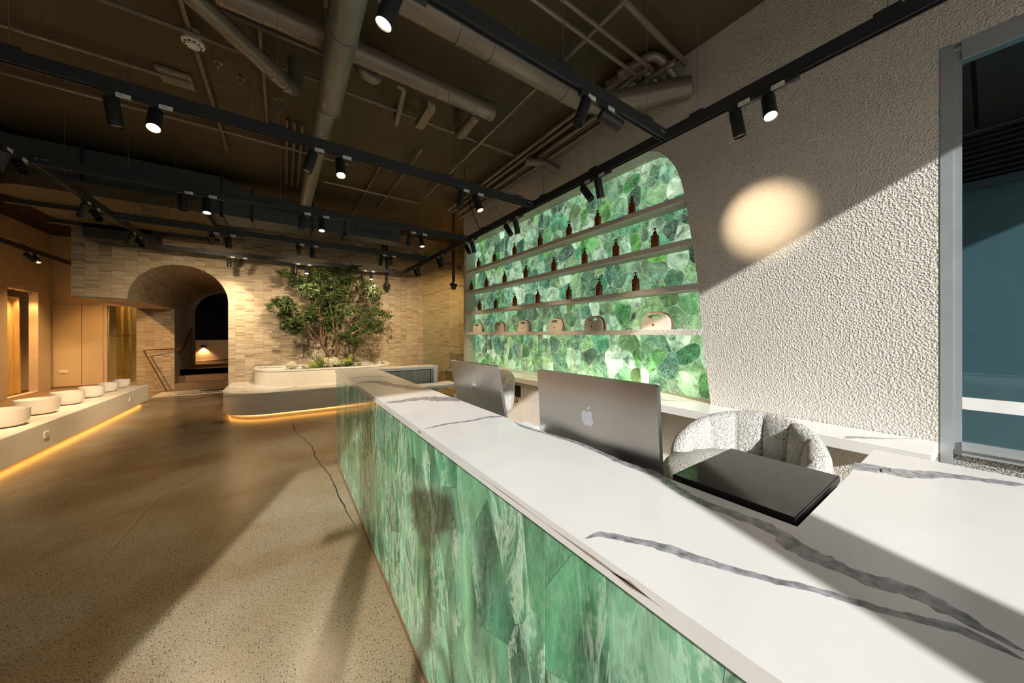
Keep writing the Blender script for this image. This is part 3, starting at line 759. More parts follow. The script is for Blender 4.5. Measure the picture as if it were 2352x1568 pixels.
cvein([ctp(972, 985), ctp(1020, 975), ctp(1080, 966), ctp(1115, 959), ctp(1155, 956)], [0.008, 0.014, 0.016, 0.018, 0.022], 6, 0.3)
cvein([ctp(1953, 1075), ctp(2010, 1075), ctp(2065, 1085), ctp(2180, 1092), ctp(2280, 1105), ctp(2352, 1112)], [0.03, 0.055, 0.05, 0.035, 0.025, 0.03], 7, 0.12)
# veins on the marble's front edge
for k, (ya, yb, w) in enumerate([(0.62, 0.30, 0.006), (0.95, 0.60, 0.003), (1.55, 1.50, 0.012), (2.55, 2.49, 0.014), (3.2, 3.14, 0.014), (0.42, 0.33, 0.012)]):
    m = MB(); xx = X0 - 0.0085; zz = CT - 0.016
    m.add([(xx, ya, zz - w*0.2), (xx, (ya+yb)/2, zz - w*0.5), (xx, yb, zz), (xx, (ya+yb)/2, zz + w*0.5)], [(0, 1, 2, 3)]); cadd(m, 'edge_vein', 'vein_brown')
# far return: slatted grille inside and lower shelf
gr = empty('grille_panel', (0, 0, 0), 0, cn); gr.matrix_parent_inverse = Matrix.Translation((-0.75, -2.0, 0))
m = MB(); m.box(1.0, 1.70, YR+0.055, YR+0.06, 0.93, CT-0.04); m.build('grille_back', 'black_matte', gr)
for i in range(46):
    m = MB(); x = 1.01 + i * 0.0148; m.box(x, x+0.006, YR+0.045, YR+0.055, 0.935, CT-0.05); m.build('grille_bar', 'white_plastic', gr)
m = MB(); m.box(1.72, 1.775, YR+0.01, YF-0.02, 0.0, CT-0.036); cadd(m, 'end_panel', 'marble')
lw = boxo('return_desk', 'marble', (0.975, 1.95, 4.08, YR+0.008, 0.90, 0.935), None, 0.003)
tag(lw, 'lower white marble desk inside the far end of the counter', 'desk')
pr = empty('printer', (1.45, 3.78, 0.0)); tag(pr, 'dark printer box below the far desk behind the displays', 'printer')
m = MB(); m.box(-0.30, 0.24, -0.2, 0.24, 0.0, 0.80); m.build('printer_body', 'steel_grey', pr)
m = MB(); m.box(-0.32, 0.26, -0.22, 0.26, 0.80, 0.835); m.build('printer_lid', 'black_gloss', pr)
dk = boxo('staff_desk', 'joinery', (0.976, 1.52, 0.26, 3.5, 0.76, 0.80)); tag(dk, 'staff desk hidden behind the reception counter', 'desk')
for yy in (0.3, 3.46):
    m = MB(); m.box(1.0, 1.5, yy - 0.02, yy + 0.02, 0, 0.76); p = m.build('desk_leg', 'joinery', dk)

# displays -------------------------------------------------
def apple_pts():
    # outline drawn by hand, unit height about 1
    R = [(0.0, 0.30), (0.09, 0.345), (0.20, 0.365), (0.31, 0.335), (0.385, 0.27), (0.32, 0.19), (0.30, 0.09), (0.33, -0.02), (0.42, -0.10), (0.38, -0.22), (0.31, -0.35), (0.22, -0.44), (0.13, -0.45), (0.05, -0.415), (0.0, -0.405),
         (-0.05, -0.415), (-0.13, -0.45), (-0.22, -0.43), (-0.31, -0.34), (-0.39, -0.18), (-0.42, 0.0), (-0.40, 0.15), (-0.33, 0.28), (-0.22, 0.355), (-0.10, 0.35)]
    Lf = [(0.0, 0.40), (0.02, 0.50), (0.10, 0.59), (0.20, 0.63), (0.19, 0.53), (0.12, 0.44)]
    return chaikin(R, 2), chaikin(Lf, 1)
AP, AL = apple_pts()
def display(name, loc, rz, tilt, label, zo=0.27):
    e = empty(name, loc, rz); tag(e, label, 'computer', 'silver computers on the counter desk')
    w, h, t = 0.3115, 0.362, 0.019
    # local frame: screen faces +X, back faces -X
    m = MB(); 
    r = 0.012; rect = []
    for (cy, cz, a0) in ((w-r, h-r, 0), (-w+r, h-r, 90), (-w+r, r, 180), (w-r, r, 270)):
        for k in range(5):
            a = math.radians(a0 + 22.5*k); rect.append((cy + r*math.cos(a), cz + r*math.sin(a)))
    m.plate([rect], YZX, 0.0, t)
    T = Matrix.Translation((0, 0, zo)) @ Matrix.Rotation(tilt, 4, 'Y')
    m.v = [tuple(T @ Vector(p)) for p in m.v]; b = m.build('display_body', 'silver', e)
    m = MB(); s = 0.078
    for P_ in (AP, AL): m.plate([[(-p[0]*s, h*0.53 + p[1]*s) for p in P_]], YZX, -0.0012, -0.0003)
    m.v = [tuple(T @ Vector(p)) for p in m.v]; lg = m.build('logo', 'logo_silver', b); lg['label'] = 'polished apple logo'
    m = MB(); m.box(t, t + 0.001, -w+0.012, w-0.012, 0.012, h-0.012); m.v = [tuple(T @ Vector(p)) for p in m.v]; m.build('screen', 'black_gloss', b)
    m = MB(); m.box(-0.02, 0.17, -0.09, 0.09, 0.0, 0.008); m.box(0.03, 0.042, -0.09, 0.09, 0.008, 0.32); m.box(0.02, 0.032, -0.03, 0.03, 0.27, 0.32)
    m.build('stand', 'silver', e)
display('desktop_display', (1.030, 0.93, 0.80), 0.0, math.radians(-4), 'silver desktop display nearest the camera with its logo in shade')
display('desktop_display', (1.125, 2.03, 0.80), math.radians(3), math.radians(-12), 'silver desktop display further along the counter with a bright logo', 0.25)
# card holder
m = MB(); m.box(-0.02, 0.02, -0.05, 0.05, 0.0, 0.30); m.box(-0.02, 0.02, -0.05, 0.05, 0.305, 0.33)
o = m.build('card_stack', 'paper', None, False, (1.005, 1.30, 0.80)); o.scale = (1, 1, 1.06)
tag(o, 'small white card stand beside the nearer display', 'card stand')
# black box at the inner corner of the counter
e = empty('receipt_box', (1.195, 0.408, 0.80)); tag(e, 'flat black glossy box at the inner corner of the counter', 'box')
m = MB(); m.box(-0.20, 0.20, -0.145, 0.145, 0.0, 0.345); m.build('box_body', 'black_matte', e)
m = MB(); m.box(-0.205, 0.205, -0.15, 0.15, 0.345, 0.367); o = m.build('box_lid', 'black_gloss', e)
md = o.modifiers.new('bevel', 'BEVEL'); md.width = 0.003; md.segments = 2

# chairs ------------------------------------------------------
def chair(loc, rz, label):
    """tub chair, front faces -X locally"""
    e = empty('boucle_chair', loc, rz); tag(e, label, 'chair', 'white boucle chairs behind the counter')
    def pillow(name, rings, closed=False):
        m = MB(); n = len(rings[0]); vs = [p for r in rings for p in r]; fs = []
        for i in range(len(rings)-1):
            for j in range(n): fs.append((i*n+j, i*n+(j+1) % n, (i+1)*n+(j+1) % n, (i+1)*n+j))
        fs.append(tuple(range(n))[::-1]); fs.append(tuple((len(rings)-1)*n+j for j in range(n)))
        m.add(vs, fs); return m.build(name, 'boucle', e, 'all')
    # curved back, one upholstered shell with vertical tufted channels
    R0, A, n, nch, K = 0.315, math.radians(112), 96, 8, 20
    rings = []
    for i in range(n + 1):
        f = 2*i/n - 1; a = A*f
        hb = 0.84 + 0.27 * max(0.0, math.cos(a*0.80))**0.75
        z0 = 0.58; zc = (hb+z0)/2; hz = (hb-z0)/2
        gro = abs(math.sin((f+1)/2*nch*PI))**0.45; endr = math.sqrt(max(0.03, 1 - abs(f)**14))
        ring = []
        for j in range(K):
            b = 2*PI*j/K; cb, sb = math.cos(b), math.sin(b)
            sup = lambda t, p: math.copysign(abs(t)**p, t)
            th = 0.065*endr*(1.0 + 0.05*cb)
            rad = R0 + 0.05*(zc + hz*sup(cb, .6) - z0) + th*sup(sb, .85) * ((0.62 + 0.38*gro) if sb < 0 else (0.8 + 0.2*gro))
            zz = zc + hz*sup(cb, .55)*(0.985 + 0.015*gro)*(0.6 + 0.4*endr)
            ring.append((rad*math.cos(a), rad*math.sin(a), zz))
        rings.append(ring)
    pillow('backrest', rings)
    rings = []
    for (r, z) in ((0.22, 0.60), (0.34, 0.615), (0.37, 0.70), (0.37, 0.80), (0.33, 0.845), (0.15, 0.86)):
        rings.append([((r*1.05)*math.cos(2*PI*j/24) - 0.05, r*math.sin(2*PI*j/24), z) for j in range(24)])
    pillow('seat', rings)
    m = MB(); m.tube([(0, 0, 0.02), (0, 0, 0.61)], 0.03, 12); m.build('pedestal', 'steel_grey', e, True)
    m = MB(); m.lathe([(0.24, 0), (0.24, 0.012), (0.05, 0.03), (0.03, 0.03)], n=28); m.build('base', 'steel_grey', e, True)
chair((2.16, 0.82, 0.0), math.radians(-4), 'white boucle tub chair with channelled back behind the black box')
chair((2.22, 3.84, 0.0), math.radians(15), 'white boucle tub chair partly hidden behind the farther display')

# ================================================================== LEFT BENCH WITH BOWLS
bn = empty('display_bench', (-3.1, 6.0, 0.0)); tag(bn, 'long low beige bench on the left with glowing base', 'bench')
m = MB(); m.box(-0.47, 0.47, -5.0, 5.18, 0.07, 0.43); o = m.build('bench_body', 'bench_paint', bn)
md = o.modifiers.new('bevel', 'BEVEL'); md.width = 0.012; md.segments = 2
m = MB(); m.box(-0.40, 0.35, -4.9, 5.05, 0.0, 0.07); m.build('plinth', 'bench_paint', bn)
m = MB(); m.box(0.352, 0.372, -4.9, 5.07, 0.035, 0.060); m.build('led_strip', 'led_strip', bn)
for y in (1.15, 4.05):
    m = MB(); m.box(0.4702, 0.482, y - 0.055, y + 0.055, 0.225, 0.305); p = m.build('socket_plate', 'white_plastic', bn)
    for dy in (-0.028, 0.028):
        m = MB(); m.box(0.482, 0.4845, y + dy - 0.012, y + dy + 0.012, 0.285, 0.295); m.build('socket_rocker', 'white_plastic', p)
bl = [(-2.95, 7.08, 0.215, 0.225), (-3.0, 7.95, 0.205, 0.225), (-3.0, 8.76, 0.182, 0.215), (-2.98, 9.5, 0.165, 0.20), (-2.98, 10.22, 0.142, 0.185), (-2.98, 10.9, 0.13, 0.175)]
for i, (x, y, r, h) in enumerate(bl):
    prof = [(r*0.35, 0.012), (r*0.72, 0.015), (r*0.92, 0.05), (r*0.985, h*0.45), (r, h), (r - 0.012, h), (r*0.985 - 0.014, h*0.5), (r*0.88, 0.07), (r*0.3, 0.03), (0.0, 0.028)]
    e = empty('singing_bowl', (x, y, 0.43)); tag(e, f'white quartz singing bowl, {ORD[i]} from the camera on the left bench', 'bowl', 'singing bowls on the bench')
    m = MB(); m.lathe(prof, n=40); m.build('bowl', 'bowl_quartz', e, True)
    m = MB(); m.lathe([(r*0.45, 0), (r*0.45, 0.0125)], n=24); m.build('ring_base', 'black_matte', e)

# ================================================================== PLANTER, TREE, FLOWERS
def arc_pts(cx, cy, r, a0, a1, n=10): return [(cx + r*math.cos(math.radians(a0 + (a1-a0)*i/n)), cy + r*math.sin(math.radians(a0 + (a1-a0)*i/n))) for i in range(n+1)]
lowp = [(-1.02, 9.925), (-1.02, 8.62)] + arc_pts(-0.22, 8.62, 0.80, 180, 270, 14)[1:] + [(2.35, 7.82)] + arc_pts(2.35, 8.4, 0.58, -90, 0, 8)[1:] + [(2.93, 9.925)]
upp = [(-0.58, 9.925), (-0.58, 9.35)] + arc_pts(0.22, 9.35, 0.80, 180, 270, 12)[1:] + [(1.55, 8.55)] + arc_pts(1.55, 9.35, 0.80, -90, 0, 12)[1:] + [(2.35, 9.925)]
def offs(poly, d):
    q = [p for p in poly]; c = inset(q, d); return c
pl = empty('planter_bench', (0.9, 8.6, 0)); tag(pl, 'two tier curved planter seat with marble tops under the tree', 'planter')
pinv = Matrix.Translation((-0.9, -8.6, 0))
def padd(mb, name, mat, smooth=False):
    o = mb.build(name, mat, None, smooth); o.parent = pl; o.matrix_parent_inverse = pinv; return o
m = MB(); m.plate([inset(lowp, 0.012)], XYZ, 0.075, 0.455); padd(m, 'seat_base', 'bench_paint', True)
m = MB(); m.plate([lowp], XYZ, 0.455, 0.49); padd(m, 'seat_top', 'marble', True)
m = MB(); m.plate([inset(lowp, 0.12)], XYZ, 0.0, 0.075); padd(m, 'plinth', 'bench_paint')
ring = inset(lowp, 0.105); ring2 = inset(lowp, 0.118)
m = MB(); m.plate([ring, ring2], XYZ, 0.045, 0.068); padd(m, 'led_strip', 'led_strip')
m = MB(); m.plate([inset(upp, 0.012), inset(upp, 0.09)], XYZ, 0.49, 0.81); padd(m, 'planter_wall', 'bench_paint', True)
m = MB(); m.plate([upp, inset(upp, 0.105)], XYZ, 0.81, 0.84); padd(m, 'planter_rim', 'marble', True)
m = MB(); m.plate([inset(upp, 0.091)], XYZ, 0.49, 0.74); padd(m, 'soil_bed', 'soil')
for k, (p, w) in enumerate([([(-1.0, 8.9), (-0.8, 8.7), (-0.62, 8.45)], 0.02), ([(-0.1, 7.95), (0.1, 8.2), (0.22, 8.5)], 0.03), ([(0.6, 7.9), (0.9, 8.15), (1.0, 8.5)], 0.02), ([(-0.72, 8.3), (-0.55, 8.1)], 0.03), ([(-0.9, 9.5), (-0.65, 9.2)], 0.02)]):
    o = ribbon('marble_vein', p, w, 'vein', None, 0.4906, 0.25, 24, seed=k); o.parent = pl; o.matrix_parent_inverse = pinv

TY = 9.1                                     # depth of the tree's main plane
def tp(cx, cy, Y=TY):
    px = 600 + cx / 6.031; py = 600 + cy / 6.031
    l = (px - 1176) / 755; d = Y / (cs - sn*l)
    return Vector(((sn + cs*l) * d, Y, 1.6 + (768 - py) / 755 * d))
tr = empty('olive_tree', tp(978, 1330) * 1.0); tr.location.z = 0.74
tag(tr, 'forked olive tree with dark green leaves in the curved planter', 'tree')
tinv = Matrix.Translation(-tr.location)
brs = [([(978, 1395, 0), (975, 1330, 0), (860, 1190, .03), (825, 1100, .02), (815, 850, -.05), (800, 600, -.1), (790, 330, -.1)], .05, .012),
       ([(860, 1190, .03), (780, 1160, -.03), (700, 1050, -.08), (620, 930, -.12), (480, 760, -.2), (320, 600, -.2)], .03, .007),
       ([(850, 1170, .0), (880, 1050, .08), (915, 960, .12), (960, 760, .2), (900, 450, .2)], .03, .007),
       ([(825, 1110, .0), (750, 1010, -.12), (690, 930, -.2), (560, 850, -.3)], .02, .005),
       ([(840, 1150, .0), (850, 1000, .1), (820, 800, .2), (640, 450, .25), (450, 240, .2)], .025, .006),
       ([(980, 1395, 0), (985, 1330, 0), (1060, 1215, .0), (1045, 1100, -.04), (1010, 980, -.1), (1000, 830, -.15), (950, 560, -.2)], .05, .010),
       ([(1058, 1210, 0), (1085, 1000, .06), (1080, 700, .1), (1090, 520, .1), (1120, 250, .1)], .035, .007),
       ([(1062, 1200, 0), (1180, 1070, -.1), (1300, 980, -.18), (1430, 900, -.2), (1600, 800, -.25)], .028, .006),
       ([(1070, 1120, 0), (1170, 900, .1), (1300, 760, .15), (1450, 560, .15), (1560, 420, .15)], .03, .006),
       ([(1080, 1100, 0), (1180, 1050, -.15), (1280, 1080, -.2)], .016, .005),
       ([(1085, 900, 0), (1160, 600, -.1), (1250, 330, -.15), (1280, 150, -.1)], .02, .005)]
for pts, r0, r1 in brs:
    P = [tp(a, b, TY + c) for a, b, c in pts]; dense = []
    rb = random.Random(len(dense) + int(pts[-1][0]))
    for i in range(len(P)-1):
        for k in range(4):
            f = k/4; dense.append(P[i].lerp(P[i+1], f) + Vector((rb.uniform(-.012, .012), rb.uniform(-.012, .012), 0)) * (1 if k else 0))
    dense.append(P[-1]); n = len(dense)
    m = MB(); m.tube(dense, r0, 8, True, [r0 + (r1-r0)*(i/(n-1))**0.7 for i in range(n)])
    o = m.build('branch', 'bark', None, True); o.parent = tr; o.matrix_parent_inverse = tinv
clus = [(330,150,55,60),(300,200,40,25),(480,260,100,150),(560,330,80,90),(620,400,100,130),(700,260,110,160),(830,180,100,170),(900,400,150,330),(1050,150,80,130),(1100,350,140,320),(1250,200,100,200),(1270,90,50,60),
        (1180,480,110,160),(760,430,110,180),(820,560,90,110),(1450,350,80,110),(1560,430,100,170),(1590,540,70,90),(1480,440,80,80),(330,600,110,200),(130,630,45,40),(240,560,60,70),(420,680,120,230),(300,740,70,80),(420,900,90,170),(500,960,60,70),
        (650,770,110,200),(560,850,100,170),(740,700,80,100),(340,900,60,70),(950,680,120,240),(1080,560,120,220),(1070,760,100,170),(920,880,70,110),(980,820,80,100),(1230,640,70,60),(1180,740,80,90),(1420,740,100,140),(1330,680,70,50),
        (1590,720,100,170),(1700,740,60,70),(1760,780,30,25),(1560,900,100,170),(1450,820,80,90),(1330,880,90,100),(1250,1000,90,130),(1310,1110,70,120),(1230,1090,70,90),(1130,1060,60,80),(1440,960,70,80),(1620,930,50,50),(1050,1000,40,30)]
vs, fs, sh = [], [], []
rl = random.Random(21)
for (cx, cy, r, n) in clus:
    dY0 = rl.uniform(-0.25, 0.2)
    for _ in range(max(4, int(n / 7 * 1.7))):
        a = rl.uniform(0, 2*PI); q = r * math.sqrt(rl.random())
        base = tp(cx + q*math.cos(a), cy + q*math.sin(a), TY + dY0 + rl.uniform(-.25, .25))
        if base.y > 9.82: base.y = 9.82
        tw = Vector((rl.gauss(0, 1) + (cx-980)/700, rl.gauss(0, .7), rl.gauss(0.25, .6))).normalized()
        Lw = rl.uniform(.10, .19); tone = min(1, max(0, rl.gauss(.42, .2)))
        nl = 12
        for k in range(nl):
            p = base + tw * Lw * (k/nl - 0.4)
            d = (tw * 0.7 + Vector((rl.gauss(0, .7), rl.gauss(0, .7), rl.gauss(-0.05, .6)))).normalized()
            s = d.cross(Vector((rl.gauss(0, 1), rl.gauss(0, 1), rl.gauss(0, 1)))).normalized()
            ll = rl.uniform(.055, .095); w = rl.uniform(.007, .011)
            up = s.cross(d) * 0.006
            i0 = len(vs); vs += [p, p + d*ll*.45 + s*w + up, p + d*ll, p + d*ll*.45 - s*w + up]
            fs += [(i0, i0+1, i0+2), (i0, i0+2, i0+3)]; tt = min(1, max(0, tone + rl.uniform(-.2, .2))); sh += [tt, tt]
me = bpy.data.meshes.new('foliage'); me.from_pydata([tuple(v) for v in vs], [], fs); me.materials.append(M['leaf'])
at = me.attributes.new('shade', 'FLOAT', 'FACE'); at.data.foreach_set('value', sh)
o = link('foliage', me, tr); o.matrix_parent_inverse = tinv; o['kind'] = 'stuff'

def flower_ball(name, px, py, Y, r, mat, label, n=120, group='hydrangeas in the planter'):
    l = (px-1176)/755; d = Y/(cs-sn*l); c = Vector(((sn+cs*l)*d, Y, 1.6+(768-py)/755*d))
    e = empty(name, (c.x, c.y, 0.74)); tag(e, label, 'flower', group)
    rn = random.Random(int(px*10+py)); h = c.z - 0.74
    m = MB(); m.tube([(0, 0, 0), (0.01, 0, h*0.5), (0, 0, h)], 0.006, 6); m.build('stem', 'leaf_dark', e)
    m = MB()
    for i in range(n):
        z = 1 - 2*(i+.5)/n; a = i*2.39996; q = math.sqrt(1-z*z)
        nn = Vector((q*math.cos(a), q*math.sin(a), z)); p = nn*r*rn.uniform(.86, 1.08) + Vector((0, 0, h))
        t1 = nn.orthogonal().normalized(); t2 = nn.cross(t1); s = r*0.24; k = len(m.v)
        for b in range(4):
            aa = b*PI/2 + rn.random()
            u = t1*math.cos(aa) + t2*math.sin(aa); w = t1*math.cos(aa+PI/2) + t2*math.sin(aa+PI/2)
            m.add([p - nn*r*.1, p + (u*.8+w*.5)*s*.6, p + u*s + nn*s*.25, p + (u*.8-w*.5)*s*.6], [(0, 1, 2, 3)])
    m.build('flower_head', mat, e, fix=False)
    m = MB()
    for i in range(6):
        a = i*1.05 + rn.random(); d0 = Vector((math.cos(a), math.sin(a), .25)); s0 = Vector((-math.sin(a), math.cos(a), 0)); b0 = Vector((0, 0, h*rn.uniform(.2, .6)))
        LL = r*2.0; m.add([b0, b0+d0*LL*.5+s0*LL*.28, b0+d0*LL-Vector((0, 0, .02)), b0+d0*LL*.5-s0*LL*.28], [(0, 1, 2), (0, 2, 3)])
    m.build('leaves', 'leaf_dark', e, fix=False)
flower_ball('hydrangea', 670, 840, 8.95, 0.105, 'petal_white', 'cream hydrangea head at the left end of the planting')
flower_ball('hydrangea', 718, 838, 8.92, 0.085, 'petal_green', 'yellow green leafy clump between the cream hydrangeas')
flower_ball('hydrangea', 765, 833, 8.88, 0.135, 'petal_white', 'largest cream hydrangea below the fork of the tree')
flower_ball('hydrangea', 750, 828, 9.0, 0.08, 'petal_white', 'small cream hydrangea tucked behind the largest one')
for k, (x, y) in enumerate([(785, 829), (794, 827), (803, 828), (789, 836), (805, 818), (801, 839)]):
    flower_ball('pompom_flower', x, y, 8.9 + 0.03*k, 0.055, 'petal_green', ['leftmost green pompom flower right of the trunk', 'green pompom flower, second in the upper row', 'green pompom flower, right end of the middle row', 'low green pompom flower beside the cream hydrangea', 'tallest green pompom flower in the planter', 'lowest green pompom flower at the planter rim'][k], 60, 'green pompom flowers')
for k, (x, y) in enumerate([(731, 793), (727, 806), (722, 812), (733, 815), (719, 819), (716, 829), (724, 826)]):
    flower_ball('white_blossom', x, y, 9.0, 0.04, 'bowl_quartz', ['topmost white blossom of the spire left of the trunk', 'second highest white blossom of the spire', 'left white blossom halfway up the spire', 'right white blossom halfway up the spire', 'lower left white blossom of the spire', 'lowest white blossom of the spire', 'lower right white blossom of the spire'][k], 40, 'white blossom spire')
def grass(px, Y, h, n, label, seed):
    l = (px-1176)/755; d = Y/(cs-sn*l); e = empty('grass_clump', ((sn+cs*l)*d, Y, 0.74)); tag(e, label, 'grass', 'grass clumps in the planter')
    rn = random.Random(seed); m = MB()
    for i in range(n):
        a = rn.uniform(0, 2*PI); s = rn.uniform(.03, .3)*h; hh = h*rn.uniform(.6, 1.1); b = Vector((rn.gauss(0, .03), rn.gauss(0, .03), 0)); w = .004
        dr = Vector((math.cos(a), math.sin(a), 0)); sd = Vector((-math.sin(a), math.cos(a), 0))*w
        p1 = b + dr*s*.35 + Vector((0, 0, hh*.6)); p2 = b + dr*s + Vector((0, 0, hh))
        m.add([b-sd, b+sd, p1+sd, p1-sd, p2], [(0, 1, 2, 3), (3, 2, 4)])
    m.build('blades', 'grass_green', e, fix=False)
grass(737, 8.92, 0.34, 130, 'tall green grass clump left of the trunk', 1)
grass(776, 9.0, 0.26, 90, 'green grass clump right behind the trunk', 2)
grass(824, 9.0, 0.18, 70, 'small grass clump at the right end of the planting', 3)
grass(700, 8.95, 0.14, 60, 'low grass clump by the left hydrangea', 4)

# ================================================================== STAIR RAIL, MAT, LAMP, SIGN, CURTAINS
hr = empty('handrail', (-2.72, 13.08, 0)); tag(hr, 'angular brass handrail in front of the tiled column', 'handrail')
hin = Matrix.Translation((2.72, -13.08, 0))
def hadd(pts, nm, mat='brass', r=0.02):
    m = MB(); m.tube(pts, r, 4 if mat == 'brass' else 8); o = m.build(nm, mat, None); o.parent = hr; o.matrix_parent_inverse = hin
hadd([(-2.72, 13.05, 0.0), (-3.20, 13.15, 1.17)], 'brace')
hadd([(-3.20, 13.15, 1.17), (-2.49, 13.35, 1.19)], 'top_rail')
hadd([(-2.49, 13.35, 1.19), (-2.49, 14.7, 1.81)], 'sloped_rail', 'bronze_letter')
hadd([(-2.49, 14.7, 1.81), (-2.49, 14.7, 0.54)], 'post')
mt = boxo('floor_mat', 'mat_cream', (-2.80, -0.95, 12.02, 12.95, 0.0, 0.012)); tag(mt, 'cream entrance mat with brown lettering at the foot of the steps', 'mat')
text_mesh('lettering', 'LAN', 0.24, 'ink', Matrix.Translation((-2.32, 12.2, 0.0125)), mt, 0.0004, 'CENTER', 0.86)
text_mesh('lettering', 'BATHHOUSE', 0.24, 'ink', Matrix.Translation((-1.50, 12.2, 0.0125)), mt, 0.0004, 'CENTER', 0.86)
m = MB()
for k in range(9):
    x = -1.9 + k*0.055
    m.tube([(x - 0.05, 12.55, 0.0135), (x + 0.02, 12.68 + 0.04*math.sin(k), 0.0135), (x + 0.07, 12.52, 0.0135)], 0.006, 4)
m.tube([(-1.98 + 0.28*(1-math.cos(a)) , 12.62 + 0.17*math.sin(a), 0.0135) for a in [2*PI*i/24 for i in range(25)]], 0.007, 4)
m.build('emblem', 'ink', mt)
sc = empty('wall_sconce', (-2.83, 18.77, 1.08)); tag(sc, 'small black wall lamp shining down behind the arch', 'lamp')
m = MB(); m.lathe([(0.0, 0.07), (0.09, 0.07), (0.10, 0.0), (0.085, -0.005)], n=20); o = m.build('shade', 'lamp_black', sc, True)
m = MB(); m.lathe([(0.075, -0.004), (0.0, -0.003)], n=16); m.build('lens', 'lens_lit', sc)
def lamp_light(name, kind, e, col, loc, parent=None, **kw):
    L = bpy.data.lights.new(name, kind); L.energy = e; L.color = col
    for k, v in kw.items(): setattr(L, k, v)
    o = bpy.data.objects.new(name, L); COL.objects.link(o); o.location = loc
    if parent: o.parent = parent
    return o
WARM = (1.0, 0.56, 0.22); WHITE = (1.0, 0.755, 0.48)
lo = lamp_light('sconce_light', 'SPOT', 40, WARM, (0, -0.03, -0.03), sc, spot_size=math.radians(110), spot_blend=0.6, shadow_soft_size=0.03)
# curtains and glass sign
def curtain(name, x0, y0, x1, y1, z0, z1, amp, waves, label):
    m = MB(); n = waves*8; d = Vector((x1-x0, y1-y0, 0)); L = d.length; d.normalize(); s = Vector((-d.y, d.x, 0)); vs = []; fs = []
    for k in range(2):
        for i in range(n+1):
            for j in range(7):
                z = z0 + (z1-z0)*j/6; p = Vector((x0, y0, 0)) + d*(L*i/n) + s*(amp*math.sin(2*PI*waves*i/n + 0.3*j)*(0.6+0.06*(6-j)) + k*0.006); vs.append((p.x, p.y, z))
        o_ = k*(n+1)*7
        for i in range(n):
            for j in range(6): fs.append((o_+i*7+j, o_+(i+1)*7+j, o_+(i+1)*7+j+1, o_+i*7+j+1))
    m.add(vs, fs); return tag(m.build(name, 'curtain', None, 'all', fix=False), label, 'curtain')
curtain('booth_curtain', -5.86, 13.75, -5.93, 14.98, 0.02, 2.60, 0.03, 4, 'golden linen curtain in the left wall opening')
curtain('locker_curtain', -4.56, 16.3, -4.30, 16.5, 0.02, 2.55, 0.03, 2, 'shaded curtain at the left of the locker room doorway')
curtain('locker_curtain', -3.98, 16.9, -3.72, 17.0, 0.02, 2.55, 0.03, 2, 'golden curtain at the right of the locker room doorway')
sg = empty('locker_sign', (-4.0, 15.72, 1.6)); tag(sg, 'dark lettering reading Locker Room on the glass at the doorway', 'sign')
m = MB(); m.box(-0.575, 0.59, -0.004, 0.004, -1.6, 0.9); m.build('glass_sheet', 'partition_glass', sg)
text_mesh('lettering', 'Locker', 0.13, 'bronze_letter', Matrix.Translation((-0.30, -0.012, -0.03)) @ Matrix.Rotation(PI/2, 4, 'X'), sg, 0.006, 'CENTER', 1.15)
text_mesh('lettering', 'Room', 0.13, 'bronze_letter', Matrix.Translation((0.20, -0.012, -0.03)) @ Matrix.Rotation(PI/2, 4, 'X'), sg, 0.006, 'CENTER', 1.15)
sp_ = empty('wall_socket', (-5.42, 15.62, 0.46)); tag(sp_, 'white double socket low on the corridor panel', 'socket')
m = MB(); m.box(-0.08, 0.08, -0.012, 0.0, 0, 0.09); p = m.build('plate', 'white_plastic', sp_)
for dx in (-0.04, 0.04):
    m = MB(); m.box(dx-0.015, dx+0.015, -0.016, -0.012, 0.05, 0.065); m.build('rocker', 'white_plastic', p)
def downlight(x, y, z, e, label, size=70):
    d = empty('downlight', (x, y, z)); tag(d, label, 'lamp', 'corridor downlights')
    m = MB(); m.lathe([(0.05, 0.0), (0.05, -0.02), (0.042, -0.02), (0.042, -0.004), (0.0, -0.004)], n=20); m.build('trim_ring', 'lamp_black', d, True)
    m = MB(); m.lathe([(0.040, -0.006), (0.0, -0.0055)], n=16); m.build('lens', 'lens_lit', d)
    lamp_light('downlight_beam', 'SPOT', e, WARM, (0, 0, -0.03), d, spot_size=math.radians(size), spot_blend=0.8, shadow_soft_size=0.04)

# ================================================================== GLASS PARTITION beyond the right wall
gp = empty('wall_glass', (3.52, 8.5, 0)); struct(gp, 'frameless glass partition beside the niche wall')
for (z0, z1) in ((0, 1.30), (1.306, 2.79), (2.796, 4.1)):
    m = MB(); m.box(-0.005, 0.005, -1.40, 1.42, z0, z1); m.build('glass_pane', 'partition_glass', gp)
for z in (1.303, 2.793):
    m = MB(); m.box(-0.006, 0.006, -1.40, 1.42, z - 0.003, z + 0.003); m.build('glass_joint', 'black_matte', gp)
struct(boxo('wall_side', 'plaster_warm', (6.2, 6.3, 7.1, 9.94, 0, CEIL)), 'side wall beyond the glass')
stl = empty('dark_stool', (4.3, 8.9, 0)); tag(stl, 'dark stool seen through the glass partition', 'stool')
m = MB(); m.box(-0.25, 0.25, -0.25, 0.25, 0.5, 1.05); m.build('stool_back', 'concrete_step', stl)
m = MB(); m.box(-0.35, 0.35, -0.35, 0.35, 0.0, 0.6); m.build('stool_base', 'concrete_step', stl)

